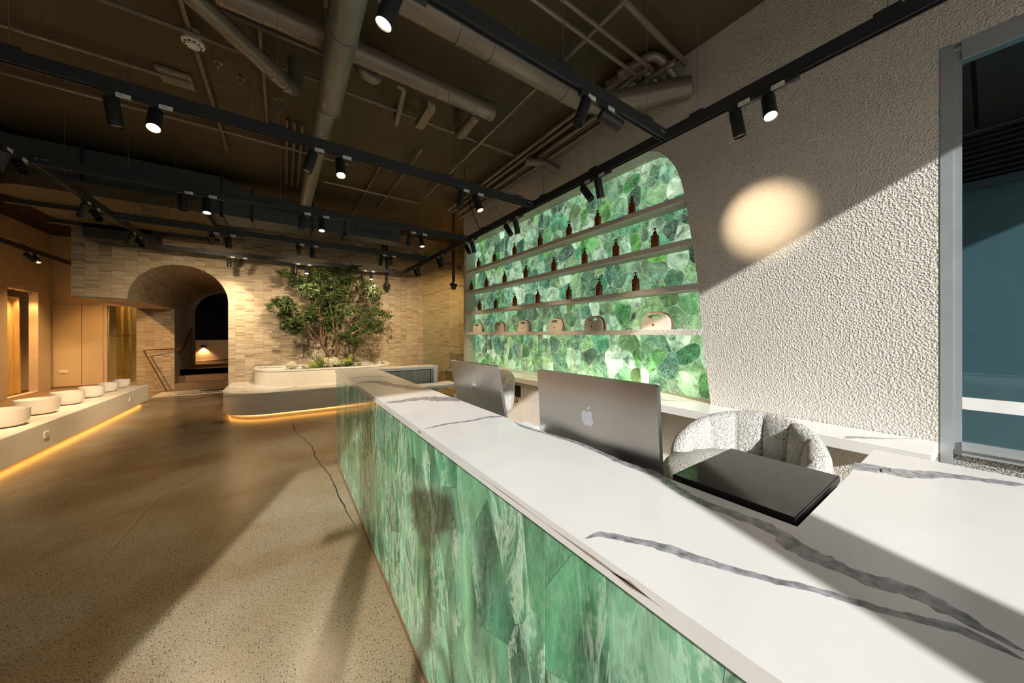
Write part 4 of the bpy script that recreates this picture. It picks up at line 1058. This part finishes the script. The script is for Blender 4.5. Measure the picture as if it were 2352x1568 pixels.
# ================================================================== LIGHTING TRACKS
ZT = 3.245
TX0, TX1 = -1.95, 2.585
TYS = [1.53, 3.30, 5.12, 6.92, 8.86]
def track(name, a, b, label, cables, ends=True):
    e = empty(name, a); tag(e, label, 'light track', 'suspended lighting tracks')
    a, b = Vector(a), Vector(b); d = (b-a); L = d.length; al_x = abs(d.x) > abs(d.y)
    w, h = 0.022, 0.048
    def bx(x0, x1, s0, s1, z0, z1, nm, mat):
        m = MB()
        if al_x: m.box(x0, x1, s0, s1, z0, z1)
        else: m.box(s0, s1, x0, x1, z0, z1)
        return m.build(nm, mat, e)
    bx(0, L, -w, w, -0.02, h, 'rail', 'track_black')
    bx(0, L, -w, -w+0.008, -0.036, -0.0202, 'rail_lip', 'track_black'); bx(0, L, w-0.008, w, -0.036, -0.0202, 'rail_lip', 'track_black')
    for c in cables:
        m = MB(); p = (c, 0) if al_x else (0, c)
        m.tube([(p[0], p[1], h), (p[0], p[1], CEIL - ZT)], 0.0022, 5); k = m.build('suspension_cable', 'steel_grey', e)
        bx(c-0.05, c+0.05, -w-0.004, w+0.004, h-0.012, h+0.014, 'cable_clamp', 'track_black')
    if ends:
        for c in (0.03, L-0.03):
            for dd in (-0.035, -0.015, 0.02, 0.045):
                m = MB(); q = c+dd
                if al_x: m.box(q-.004, q+.004, -w-.002, -w, 0.01, 0.018)
                else: m.box(-w-.002, -w, q-.004, q+.004, 0.01, 0.018)
                m.build('rivet', 'white_plastic', e)
    return e
tn = ['nearest', 'second', 'third', 'fourth', 'fifth']
for i, y in enumerate(TYS):
    track('lighting_track', (TX0, y, ZT), (TX1, y, ZT), f'{tn[i]} crosswise black lighting track counted from the camera', [0.6, 1.9, 3.4, 4.3])
track('lighting_track', (TX1 + 0.023, -0.6, ZT), (TX1 + 0.023, 8.90, ZT), 'black lighting track running along the niche wall', [0.9, 1.87, 2.9, 3.7, 5.2, 6.9, 8.3, 9.0])
track('lighting_track', (TX0 - 0.023, 2.4, ZT), (TX0 - 0.023, 8.90, ZT), 'black lighting track running lengthwise over the left side', [1.2, 3.3, 5.0])
track('lighting_track', (-4.1, 7.2, ZT), (-4.1, 14.6, ZT), 'black lighting track close to the left plaster wall', [1.6, 3.2, 6.0], False)

def lamp_meshes():
    m = MB(); m.lathe([(0.0, 0.0), (0.036, 0.0), (0.038, 0.004), (0.038, 0.178), (0.035, 0.180), (0.033, 0.172)], n=22); body = m.mesh('lamp_body', 'lamp_black', True)
    m = MB(); m.lathe([(0.0325, 0.1735), (0.0, 0.1735)], n=20); lit = m.mesh('lens', 'lens_lit'); off = lit.copy(); off.materials.clear(); off.materials.append(M['lens_off'])
    m = MB(); m.tube([(0, 0, 0), (0, 0, -0.05)], 0.008, 8); stem = m.mesh('stem', 'lamp_black', True)
    m = MB(); m.box(-0.10, 0.10, -0.017, 0.017, 0.0, 0.026); adp = m.mesh('adapter', 'track_black')
    m = MB(); m.box(-0.035, 0.035, -0.0185, -0.0175, -0.004, 0.026); stk = m.mesh('sticker', 'white_plastic')
    m = MB()
    for k in range(3): m.box(-0.03, 0.03 - 0.012*k, -0.0190, -0.0187, 0.004 + 0.007*k, 0.006 + 0.007*k)
    prn = m.mesh('sticker_print', 'vein')
    return body, lit, off, stem, adp, stk, prn
LB = lamp_meshes()
def spot(x, y, aim, lit, along_x, label, e=55, size=42, col=WHITE, dx=0.03):
    body, ml, mo, stem, adp, stk, prn = LB
    r = empty('track_spotlight', (x, y, ZT - 0.064)); r.rotation_euler = (0, 0, 0 if along_x else -PI/2 if x > 0 else PI/2)
    tag(r, label, 'spotlight', 'cylindrical track spotlights')
    link('adapter', adp, r); s = link('sticker', stk, r); link('sticker_print', prn, s)
    sx = -0.055
    link('stem', stem, r, (sx, 0, 0))
    inv = Matrix.Rotation(-r.rotation_euler.z, 3, 'Z'); d = (inv @ Vector(aim)).normalized()
    piv = Vector((sx, 0, -0.05)); b = link('lamp_body', body, r, piv - d*0.035)
    b.rotation_euler = d.to_track_quat('Z', 'Y').to_euler()
    link('lens', ml if lit else mo, b)
    if lit:
        L = bpy.data.lights.new('spot_beam', 'SPOT'); L.energy = e; L.color = col; L.spot_size = math.radians(size); L.spot_blend = 1.0; L.shadow_soft_size = 0.03
        o = bpy.data.objects.new('spot_beam', L); COL.objects.link(o); o.parent = b; o.location = (0, 0, 0.185); o.rotation_euler = (PI, 0, 0)
def nrm(*a): return Vector(a).normalized()
PX = [(-0.89, -0.69), (0.245, 0.46), (1.654, 1.835)]
pn = ['left', 'middle', 'right']
litmap = {1: [(0, 1), (0, 1), (0, 1)], 2: [(0, 1), (0, 1), (0, 1)], 3: [(1, 0), (1, 0), (0, 1)], 4: [(0, 1), (0, 1), (0, 1)]}
aims = {1: [((.12, .10, -1), (.05, -.55, -1)), ((-.28, .1, -1), (.0, -.45, -1)), ((-.12, .1, -1), (.25, -.35, -1))],
        2: [((.04, .0, -1), (.05, -.25, -1)), ((-.1, .1, -1), (.0, -.25, -1)), ((-.15, .1, -1), (.05, -.22, -1))],
        3: [((-.15, .9, -.55), (0, 0, -1)), ((.1, .9, -.55), (0, 0, -1)), ((-.2, 0, -1), (.1, .9, -.55))],
        4: [((0, 0, -1), (-1.3, 3.4, -3.0)), ((0, 0, -1), (0, -.22, -1)), ((0, 0, -1), (.05, -.22, -1))]}
for ti in (1, 2, 3, 4):
    for pi_, pr_ in enumerate(PX):
        for k in (0, 1):
            lit = litmap[ti][pi_][k]
            spot(pr_[k], TYS[ti], aims[ti][pi_][k], lit, True,
                 f'{"lit" if lit else "unlit"} black spotlight in the {pn[pi_]} pair on the {tn[ti]} crosswise track', e=170 if (ti, pi_) == (4, 0) else {1: 32, 2: 80, 3: 370, 4: 110}[ti], size=66 if (ti, pi_) == (4, 0) else {1: 55, 2: 125, 3: 92, 4: 105}[ti])
spot(1.70, TYS[0], (-.35, .1, -1), False, True, 'unlit black spotlight in the right pair on the nearest crosswise track')
spot(1.90, TYS[0], (1.62, -.38, -.49), True, True, 'lit black spotlight in the right pair on the nearest crosswise track', 200, 27)
spot(0.46, TYS[0], (-.3, .1, -1), True, True, 'glaring lit spotlight at the very top of the picture', 10, 50)
wy = [(0.953, 0.764), (2.375, 2.186), (3.857, 3.634), (5.13, 4.91), (6.43, 6.22), (7.86, 7.65)]
pw = ['first', 'second', 'third', 'fourth', 'fifth', 'last']
for i, (ya, yb) in enumerate(wy):
    spot(TX1 + 0.023, ya, (.15, -.12, -1) if i == 0 else (.2, -.62, -1), False, False, f'unlit black spotlight in the {pw[i]} pair along the niche wall track')
    spot(TX1 + 0.023, yb, (-.35, -.2, -1) if i == 0 else (.36, .08, -1), True, False, f'lit black spotlight in the {pw[i]} pair along the niche wall track', 10 if i == 0 else 90, 46 if i == 0 else 58)
ly = [(5.0, 4.80), (6.44, 6.20), (7.93, 7.66)]
for i, (ya, yb) in enumerate(ly):
    spot(TX0 - 0.023, yb, (-.42, .45, -.9), True, False, f'lit black spotlight in the {["nearest", "middle", "far"][i]} pair on the left lengthwise track', 330, 62, (1.0, 0.66, 0.36))
    spot(TX0 - 0.023, ya, (.5, -.7, -.7), False, False, f'unlit black spotlight in the {["nearest", "middle", "far"][i]} pair on the left lengthwise track')
spot(-4.1, 10.6, (1.0, 2.8, -1.9), True, False, 'lit black spotlight on the track by the left plaster wall', 600, 50, WARM)
spot(-4.1, 10.85, (.6, -.7, -.7), False, False, 'unlit black spotlight on the track by the left plaster wall')
downlight(-5.73, 14.8, 2.76, 60, 'recessed downlight beside the curtained opening', 80)
downlight(-4.3, 14.2, CEIL - 0.04, 700, 'recessed downlight in the corridor ceiling', 80)
downlight(-5.73, 14.1, 2.76, 160, 'recessed downlight inside the curtained booth', 110)
downlight(-4.05, 16.5, CEIL, 900, 'unseen ceiling light added to brighten the locker room doorway', 70)  # added lamp, lifts the dark doorway behind the sign

downlight(4.5, 8.6, CEIL, 500, 'unseen ceiling light added to brighten the wall behind the glass partition', 120)  # added lamp, brightens the tiles seen through the partition

# ================================================================== CEILING SERVICES
def bend(pts, r=0.12, n=5):
    P = [Vector(p) for p in pts]; out = [P[0]]
    for i in range(1, len(P)-1):
        a = (P[i-1]-P[i]); b = (P[i+1]-P[i]); rr = min(r, a.length*.45, b.length*.45); a.normalize(); b.normalize()
        s, e = P[i]+a*rr, P[i]+b*rr
        for k in range(n+1):
            t = k/n; out.append(s*(1-t)**2 + P[i]*2*t*(1-t) + e*t*t)
    out.append(P[-1]); return out
def pipe(name, pts, r, label, cat='pipe', mat='pipe_paint', br=0.15, n=14, collars=(), hangers=(), group=None):
    P = [Vector(p) for p in pts]; e = empty(name, P[0]); tag(e, label, cat, group)
    m = MB(); m.tube([p - P[0] for p in bend(P, br)], r, n); m.build('pipe_run', mat, e, True)
    for f in collars:
        a, b = P[0], P[1]; c = a.lerp(b, f) - P[0]; d = (b-a).normalized()
        m = MB(); m.tube([c - d*0.02, c + d*0.02], r*1.06, n); m.build('collar', mat, e, True)
    for f in hangers:
        c = P[0].lerp(P[1], f) - P[0]; m = MB(); m.tube([c + Vector((0, 0, r)), Vector((c.x, c.y, CEIL - P[0].z))], 0.006, 6); m.build('hanger_rod', mat, e)
    return e
pipe('vent_pipe', [(-0.45, 3.43, 4.30), (2.08, 3.43, 4.30)], 0.098, 'thick brown pipe running across the middle of the ceiling', collars=(.25, .72, .90, .985), hangers=(.3, .75))
pipe('vent_pipe', [(0.56, 2.52, 4.16), (2.85, 2.52, 4.16), (3.49, 1.78, 4.18)], 0.112, 'thick pipe bending into the niche wall', collars=(.28, .42, .80), hangers=(.55, .8), br=0.3)
pipe('vent_pipe', [(0.38, 1.2, 4.02), (0.38, 4.0, 4.02)], 0.115, 'wide grey vertical looking pipe crossing under the others', 'pipe', 'pipe_grey', collars=(.45, .62, .985))
pipe('vent_pipe', [(0.36, 4.0, 4.02), (0.30, 7.75, 4.02)], 0.098, 'narrower continuation of the grey crossing pipe', 'pipe', 'pipe_grey', collars=(.12, .3))
pipe('waste_pipe', [(-1.2, 2.87, 4.24), (0.10, 4.28, 4.23), (0.10, 4.28, CEIL - 0.004)], 0.078, 'slanting brown waste pipe with an elbow up to the slab', br=0.14, collars=(.85, .93))
pipe('branch_pipe', [(1.90, 3.50, 4.24), (1.90, 3.99, 4.22), (1.90, 4.0, CEIL - 0.003)], 0.06, 'short branch pipe turning up near the thick pipe end', br=0.1)
pipe('branch_pipe', [(1.02, 3.72, 4.36), (1.10, 3.72, 4.36), (1.18, 4.35, 4.30), (1.18, 4.36, CEIL)], 0.03, 'thin crooked drop pipe in mid ceiling', br=0.06)
pipe('trap_pipe', [(0.62, 3.62, CEIL), (0.62, 3.62, 4.27), (0.80, 3.66, 4.27), (0.80, 3.66, CEIL)], 0.055, 'U shaped trap pipe beside the grey pipe', br=0.09)
YC_ = [2.02, 2.16, 2.92, 3.62, 3.80, 4.30, 5.25, 6.2, 7.1]
zc = [4.40, 4.40, 4.44, 4.42, 4.42, 4.46, 4.50, 4.50, 4.48]
x0c = [-1.0, -1.0, -1.2, -1.6, -1.6, -1.9, -4.6, -3.0, 0.6]; x1c = [3.2, 3.2, 3.3, 1.0, 0.55, 3.1, -0.9, 0.9, 2.4]
cl = ['nearest thin conduit of a close pair across the ceiling', 'farther thin conduit of the close pair across the ceiling', 'thin conduit between the two thick pipes', 'thin conduit behind the central thick pipe', 'short conduit ending at the trap pipe', 'long conduit past the middle of the ceiling', 'conduit at the left leading to a junction box', 'conduit above the third crosswise track', 'conduit over the far right duct end']
for i in range(9):
    pipe('conduit', [(x0c[i], YC_[i], zc[i]), (x1c[i], YC_[i], zc[i])], 0.020 if i != 2 else 0.016, cl[i], 'conduit', n=8, collars=(.35, .7))
for i, (x, y0, y1, z, r) in enumerate([(2.36, 1.0, 6.6, 4.42, 0.025), (3.02, 2.3, 6.9, 4.40, 0.028), (3.13, 2.0, 6.9, 4.40, 0.028), (3.24, 1.8, 6.9, 4.36, 0.030), (3.33, 2.6, 7.0, 4.30, 0.026), (3.42, 2.6, 7.0, 4.38, 0.030), (-0.75, 2.9, 6.8, 4.50, 0.022), (-0.20, 3.6, 5.6, 4.51, 0.018), (0.02, 5.4, 7.7, 4.50, 0.018), (0.11, 5.4, 7.7, 4.50, 0.018), (0.20, 5.4, 7.7, 4.50, 0.018), (0.46, 5.4, 7.7, 4.50, 0.018), (1.35, 5.8, 9.5, 4.50, 0.02), (1.75, 5.0, 8.0, 4.48, 0.02)]):
    pipe('conduit', [(x, y0, z), (x, y1, z)], r, ['rod crossing beneath the thick pipes toward the far wall', 'first of five pipes bundled along the niche wall', 'second of five pipes bundled along the niche wall', 'third of five pipes bundled along the niche wall', 'fourth of five pipes bundled along the niche wall', 'pipe tightest to the niche wall in the bundle', 'lengthwise conduit passing the smoke detector', 'lengthwise conduit left of the grey pipe', 'first of four parallel conduits by the grey pipe', 'second of four parallel conduits by the grey pipe', 'third of four parallel conduits by the grey pipe', 'fourth of four parallel conduits by the grey pipe', 'lengthwise conduit over the duct end', 'lengthwise conduit right of the duct end'][i], 'conduit', n=8, collars=(.3, .6))
pipe('conduit', [(2.36, 1.76, 4.44), (3.46, 1.80, 4.44)], 0.028, 'conduit meeting the niche wall at the top', 'conduit', n=8)
for i, (y, z) in enumerate([(1.95, 4.45), (2.12, 4.44), (2.30, 4.43)]):
    pipe('insulated_hose', [(3.0 + i*0.02, y + 0.35, z), (3.12 + i*0.03, y, z + 0.03), (3.28, y - 0.04, z - 0.04), (3.38, y - 0.06, z - 0.13), (3.49, y - 0.06, z - 0.15)], 0.046, ['nearest', 'middle', 'farthest'][i] + ' taped hose bending into the niche wall', 'hose', br=0.08, n=12)
pipe('insulated_hose', [(3.1, 4.1, 4.30), (3.3, 3.9, 4.26), (3.49, 3.8, 4.14)], 0.06, 'taped stub of hose low on the wall edge', 'hose', br=0.1, n=12)
bx = empty('bracket_box', (1.42, 3.95, 4.25)); tag(bx, 'slim brown rectangular box hanging below the slab', 'box')
m = MB(); m.box(-0.05, 0.05, -0.22, 0.22, 0, 0.08); m.build('box_body', 'pipe_paint', bx); m = MB(); m.box(-0.045, 0.045, -0.224, -0.22, 0.005, 0.075); m.build('box_cap', 'panel_paint', bx); m = MB(); m.tube([(0, 0.1, 0.08), (0, 0.1, 0.31)], 0.012, 6); m.build('hanger_rod', 'pipe_paint', bx)
jb = empty('junction_box', (-1.02, 5.28, CEIL)); tag(jb, 'flat brown junction plate on the ceiling at left', 'box')
m = MB(); m.box(-0.16, 0.14, -0.14, 0.14, -0.05, 0.0); o = m.build('plate', 'pipe_paint', jb); md = o.modifiers.new('bevel', 'BEVEL'); md.width = 0.03; md.segments = 3
m = MB(); m.lathe([(0.012, -0.056), (0.012, -0.05)], n=10); m.build('screw', 'brass', jb)
sd = empty('smoke_detector', (-0.74, 4.41, CEIL)); tag(sd, 'round white smoke detector on the dark ceiling', 'smoke detector')
m = MB(); m.lathe([(0.055, -0.0), (0.055, -0.08), (0.085, -0.10), (0.088, -0.125), (0.075, -0.135), (0.05, -0.14), (0.045, -0.155), (0.0, -0.158)], n=28); m.build('detector_body', 'white_plastic', sd, True)
for k in range(10):
    a = 2*PI*k/10; m = MB(); m.box(-0.006, 0.006, -0.010, 0.010, -0.142, -0.137); o = m.build('vent_slot', 'black_matte', sd, False, (0.062*math.cos(a), 0.062*math.sin(a), 0)); o.rotation_euler = (0, 0, a)
for i, (x, y) in enumerate([(2.62, 2.95), (-0.06, 5.05), (0.28, 3.2), (-0.6, 4.75), (-0.42, 4.9), (-1.7, 3.75), (-2.3, 3.6), (2.75, 5.2)]):
    s_ = empty('ceiling_sprinkler', (x, y, CEIL)); tag(s_, ['sprinkler head right of the nearest track', 'drop sprinkler above the second track', 'sprinkler tucked between the thick pipes', 'ceiling stud right of the smoke detector', 'second ceiling stud right of the smoke detector', 'ceiling stud at upper left', 'ceiling stud at the far upper left corner', 'sprinkler head beside the pipe bundle'][i], 'sprinkler', 'sprinklers on the ceiling')
    L_ = 0.16 if i in (1, 2) else 0.05
    m = MB(); m.lathe([(0.04, 0), (0.04, -0.012), (0.02, -0.016), (0.022, -L_), (0.012, -L_-0.02), (0.0, -L_-0.022)], n=14); m.build('head', 'pipe_paint', s_, True)
# rectangular air duct in three steps
du = empty('air_duct', (0, 7.8, 3.75)); tag(du, 'dark blue rectangular air duct stepping down toward the right', 'duct')
def duct_seg(xa, xb, za, zb, da, db, nm='duct_section'):
    m = MB(); m.add([(xa, 0, 0), (xb, 0, 0), (xb, db, 0), (xa, da, 0), (xa, 0, za), (xb, 0, zb), (xb, db, zb), (xa, da, za)], [(0, 3, 2, 1), (4, 5, 6, 7), (0, 1, 5, 4), (1, 2, 6, 5), (2, 3, 7, 6), (3, 0, 4, 7)])
    return m.build(nm, 'duct_blue', du)
duct_seg(-4.6, -0.94, .67, .67, .75, .75); duct_seg(-0.94, -0.51, .67, .50, .75, .62, 'duct_reducer'); duct_seg(-0.51, 0.456, .50, .50, .62, .62)
duct_seg(0.456, 1.05, .50, .33, .62, .45, 'duct_reducer'); duct_seg(1.05, 2.22, .33, .30, .45, .42)
for x, h in ((-2.53, .67), (-0.94, .67), (-0.51, .51), (0.456, .50), (1.05, .34)):
    m = MB(); m.box(x-0.018, x+0.018, -0.025, 0.0, -0.05, h+0.04); m.box(x-0.018, x+0.018, -0.025, 0.7 if h > .6 else .5, -0.03, 0.0); m.tube([(x, -0.012, h), (x, -0.012, CEIL-3.75)], 0.006, 6); m.build('duct_flange', 'track_black', du)
for (xa, xb, z0, z1) in ((-2.0, -1.2, .30, .42), (-0.38, 0.34, .24, .37), (1.20, 1.95, .10, .21)):
    g = empty('air_grille', (0, 0, 0), 0, du)
    m = MB(); m.box(xa, xb, -0.006, -0.002, z0, z1); m.build('grille_back', 'dark_hole', g)
    m = MB(); m.box(xa-.03, xb+.03, -.012, -.004, z1, z1+.03); m.box(xa-.03, xb+.03, -.012, -.004, z0-.03, z0); m.box(xa-.03, xa, -.012, -.004, z0, z1); m.box(xb, xb+.03, -.012, -.004, z0, z1); m.build('grille_frame', 'duct_blue', g)
    k = int((xb-xa)/0.03)
    m = MB()
    for j in range(k): x = xa + (j+.5)*(xb-xa)/k; m.box(x-.003, x+.003, -.011, -.006, z0, z1)
    for j in range(4): z = z0 + (j+.5)*(z1-z0)/4; m.box(xa, xb, -.0115, -.006, z-.003, z+.003)
    o = m.build('grille_mesh', 'steel_grey', g); o['kind'] = 'stuff'
# sprinkler main and dome cameras at the back
pipe('sprinkler_main', [(2.22, 9.45, 4.2), (2.22, 9.45, 3.86), (2.35, 9.45, 3.80), (3.48, 9.45, 3.78)], 0.045, 'black horizontal pipe in front of the tiled wall', 'pipe', 'track_black', br=0.1)
for i, (x, y, z) in enumerate([(2.33, 9.52, 2.98), (3.40, 7.45, 2.83)]):
    dc = empty('dome_camera', (x, y, z)); tag(dc, ['black dome camera on a drop pole right of the tree', 'black dome camera on a drop pole beside the niche wall'][i], 'camera', 'dome cameras')
    m = MB(); m.tube([(0, 0, 0.0), (0, 0, CEIL - z)], 0.035, 12); m.build('drop_pole', 'track_black', dc, True)
    m = MB(); m.lathe([(0.04, 0.05), (0.09, 0.02), (0.095, -0.03), (0.07, -0.05)], n=20); m.build('housing', 'track_black', dc, True)
    m = MB(); m.lathe([(0.068, -0.05), (0.06, -0.10), (0.035, -0.13), (0.0, -0.14)], n=20); m.build('dome', 'black_gloss', dc, True)
# hanging power lead to the niche track
m = MB(); m.tube(bend([(2.62, 5.3, CEIL), (2.62, 5.2, 4.2), (2.55, 4.95, 3.8), (2.60, 4.7, 3.3)], 0.2), 0.007, 6)
tag(m.build('power_lead', 'track_black', None, True), 'thin black power lead dropping to the niche track', 'cable')
# the photographer's tripod, behind the lens, whose shadow falls on the counter
tpd = empty('camera_tripod', (-0.20, -0.55, 0.0)); tag(tpd, 'black tripod with a camera standing by the shopfront', 'tripod')
for a in (90, 210, 330):
    a = math.radians(a); m = MB(); m.tube([(0.05*math.cos(a), 0.05*math.sin(a), 1.25), (0.42*math.cos(a), 0.42*math.sin(a), 0.0)], 0.016, 8); m.build('leg', 'black_matte', tpd, True)
m = MB(); m.tube([(0, 0, 1.2), (0, 0, 1.72)], 0.018, 10); m.tube([(0, 0, 1.66), (0, 0, 1.74)], 0.04, 12); m.build('column', 'black_matte', tpd, True)
m = MB(); m.box(-0.075, 0.075, -0.04, 0.04, 1.74, 1.86); m.box(-0.03, 0.03, -0.035, 0.035, 1.86, 1.90); m.lathe([(0.045, 0), (0.05, 0.10), (0.05, 0.14)], (0, 0.04, 1.80), 16, Matrix.Rotation(-PI/2, 3, 'X')); m.build('camera_body', 'black_matte', tpd)
print('stones in niche', nst)
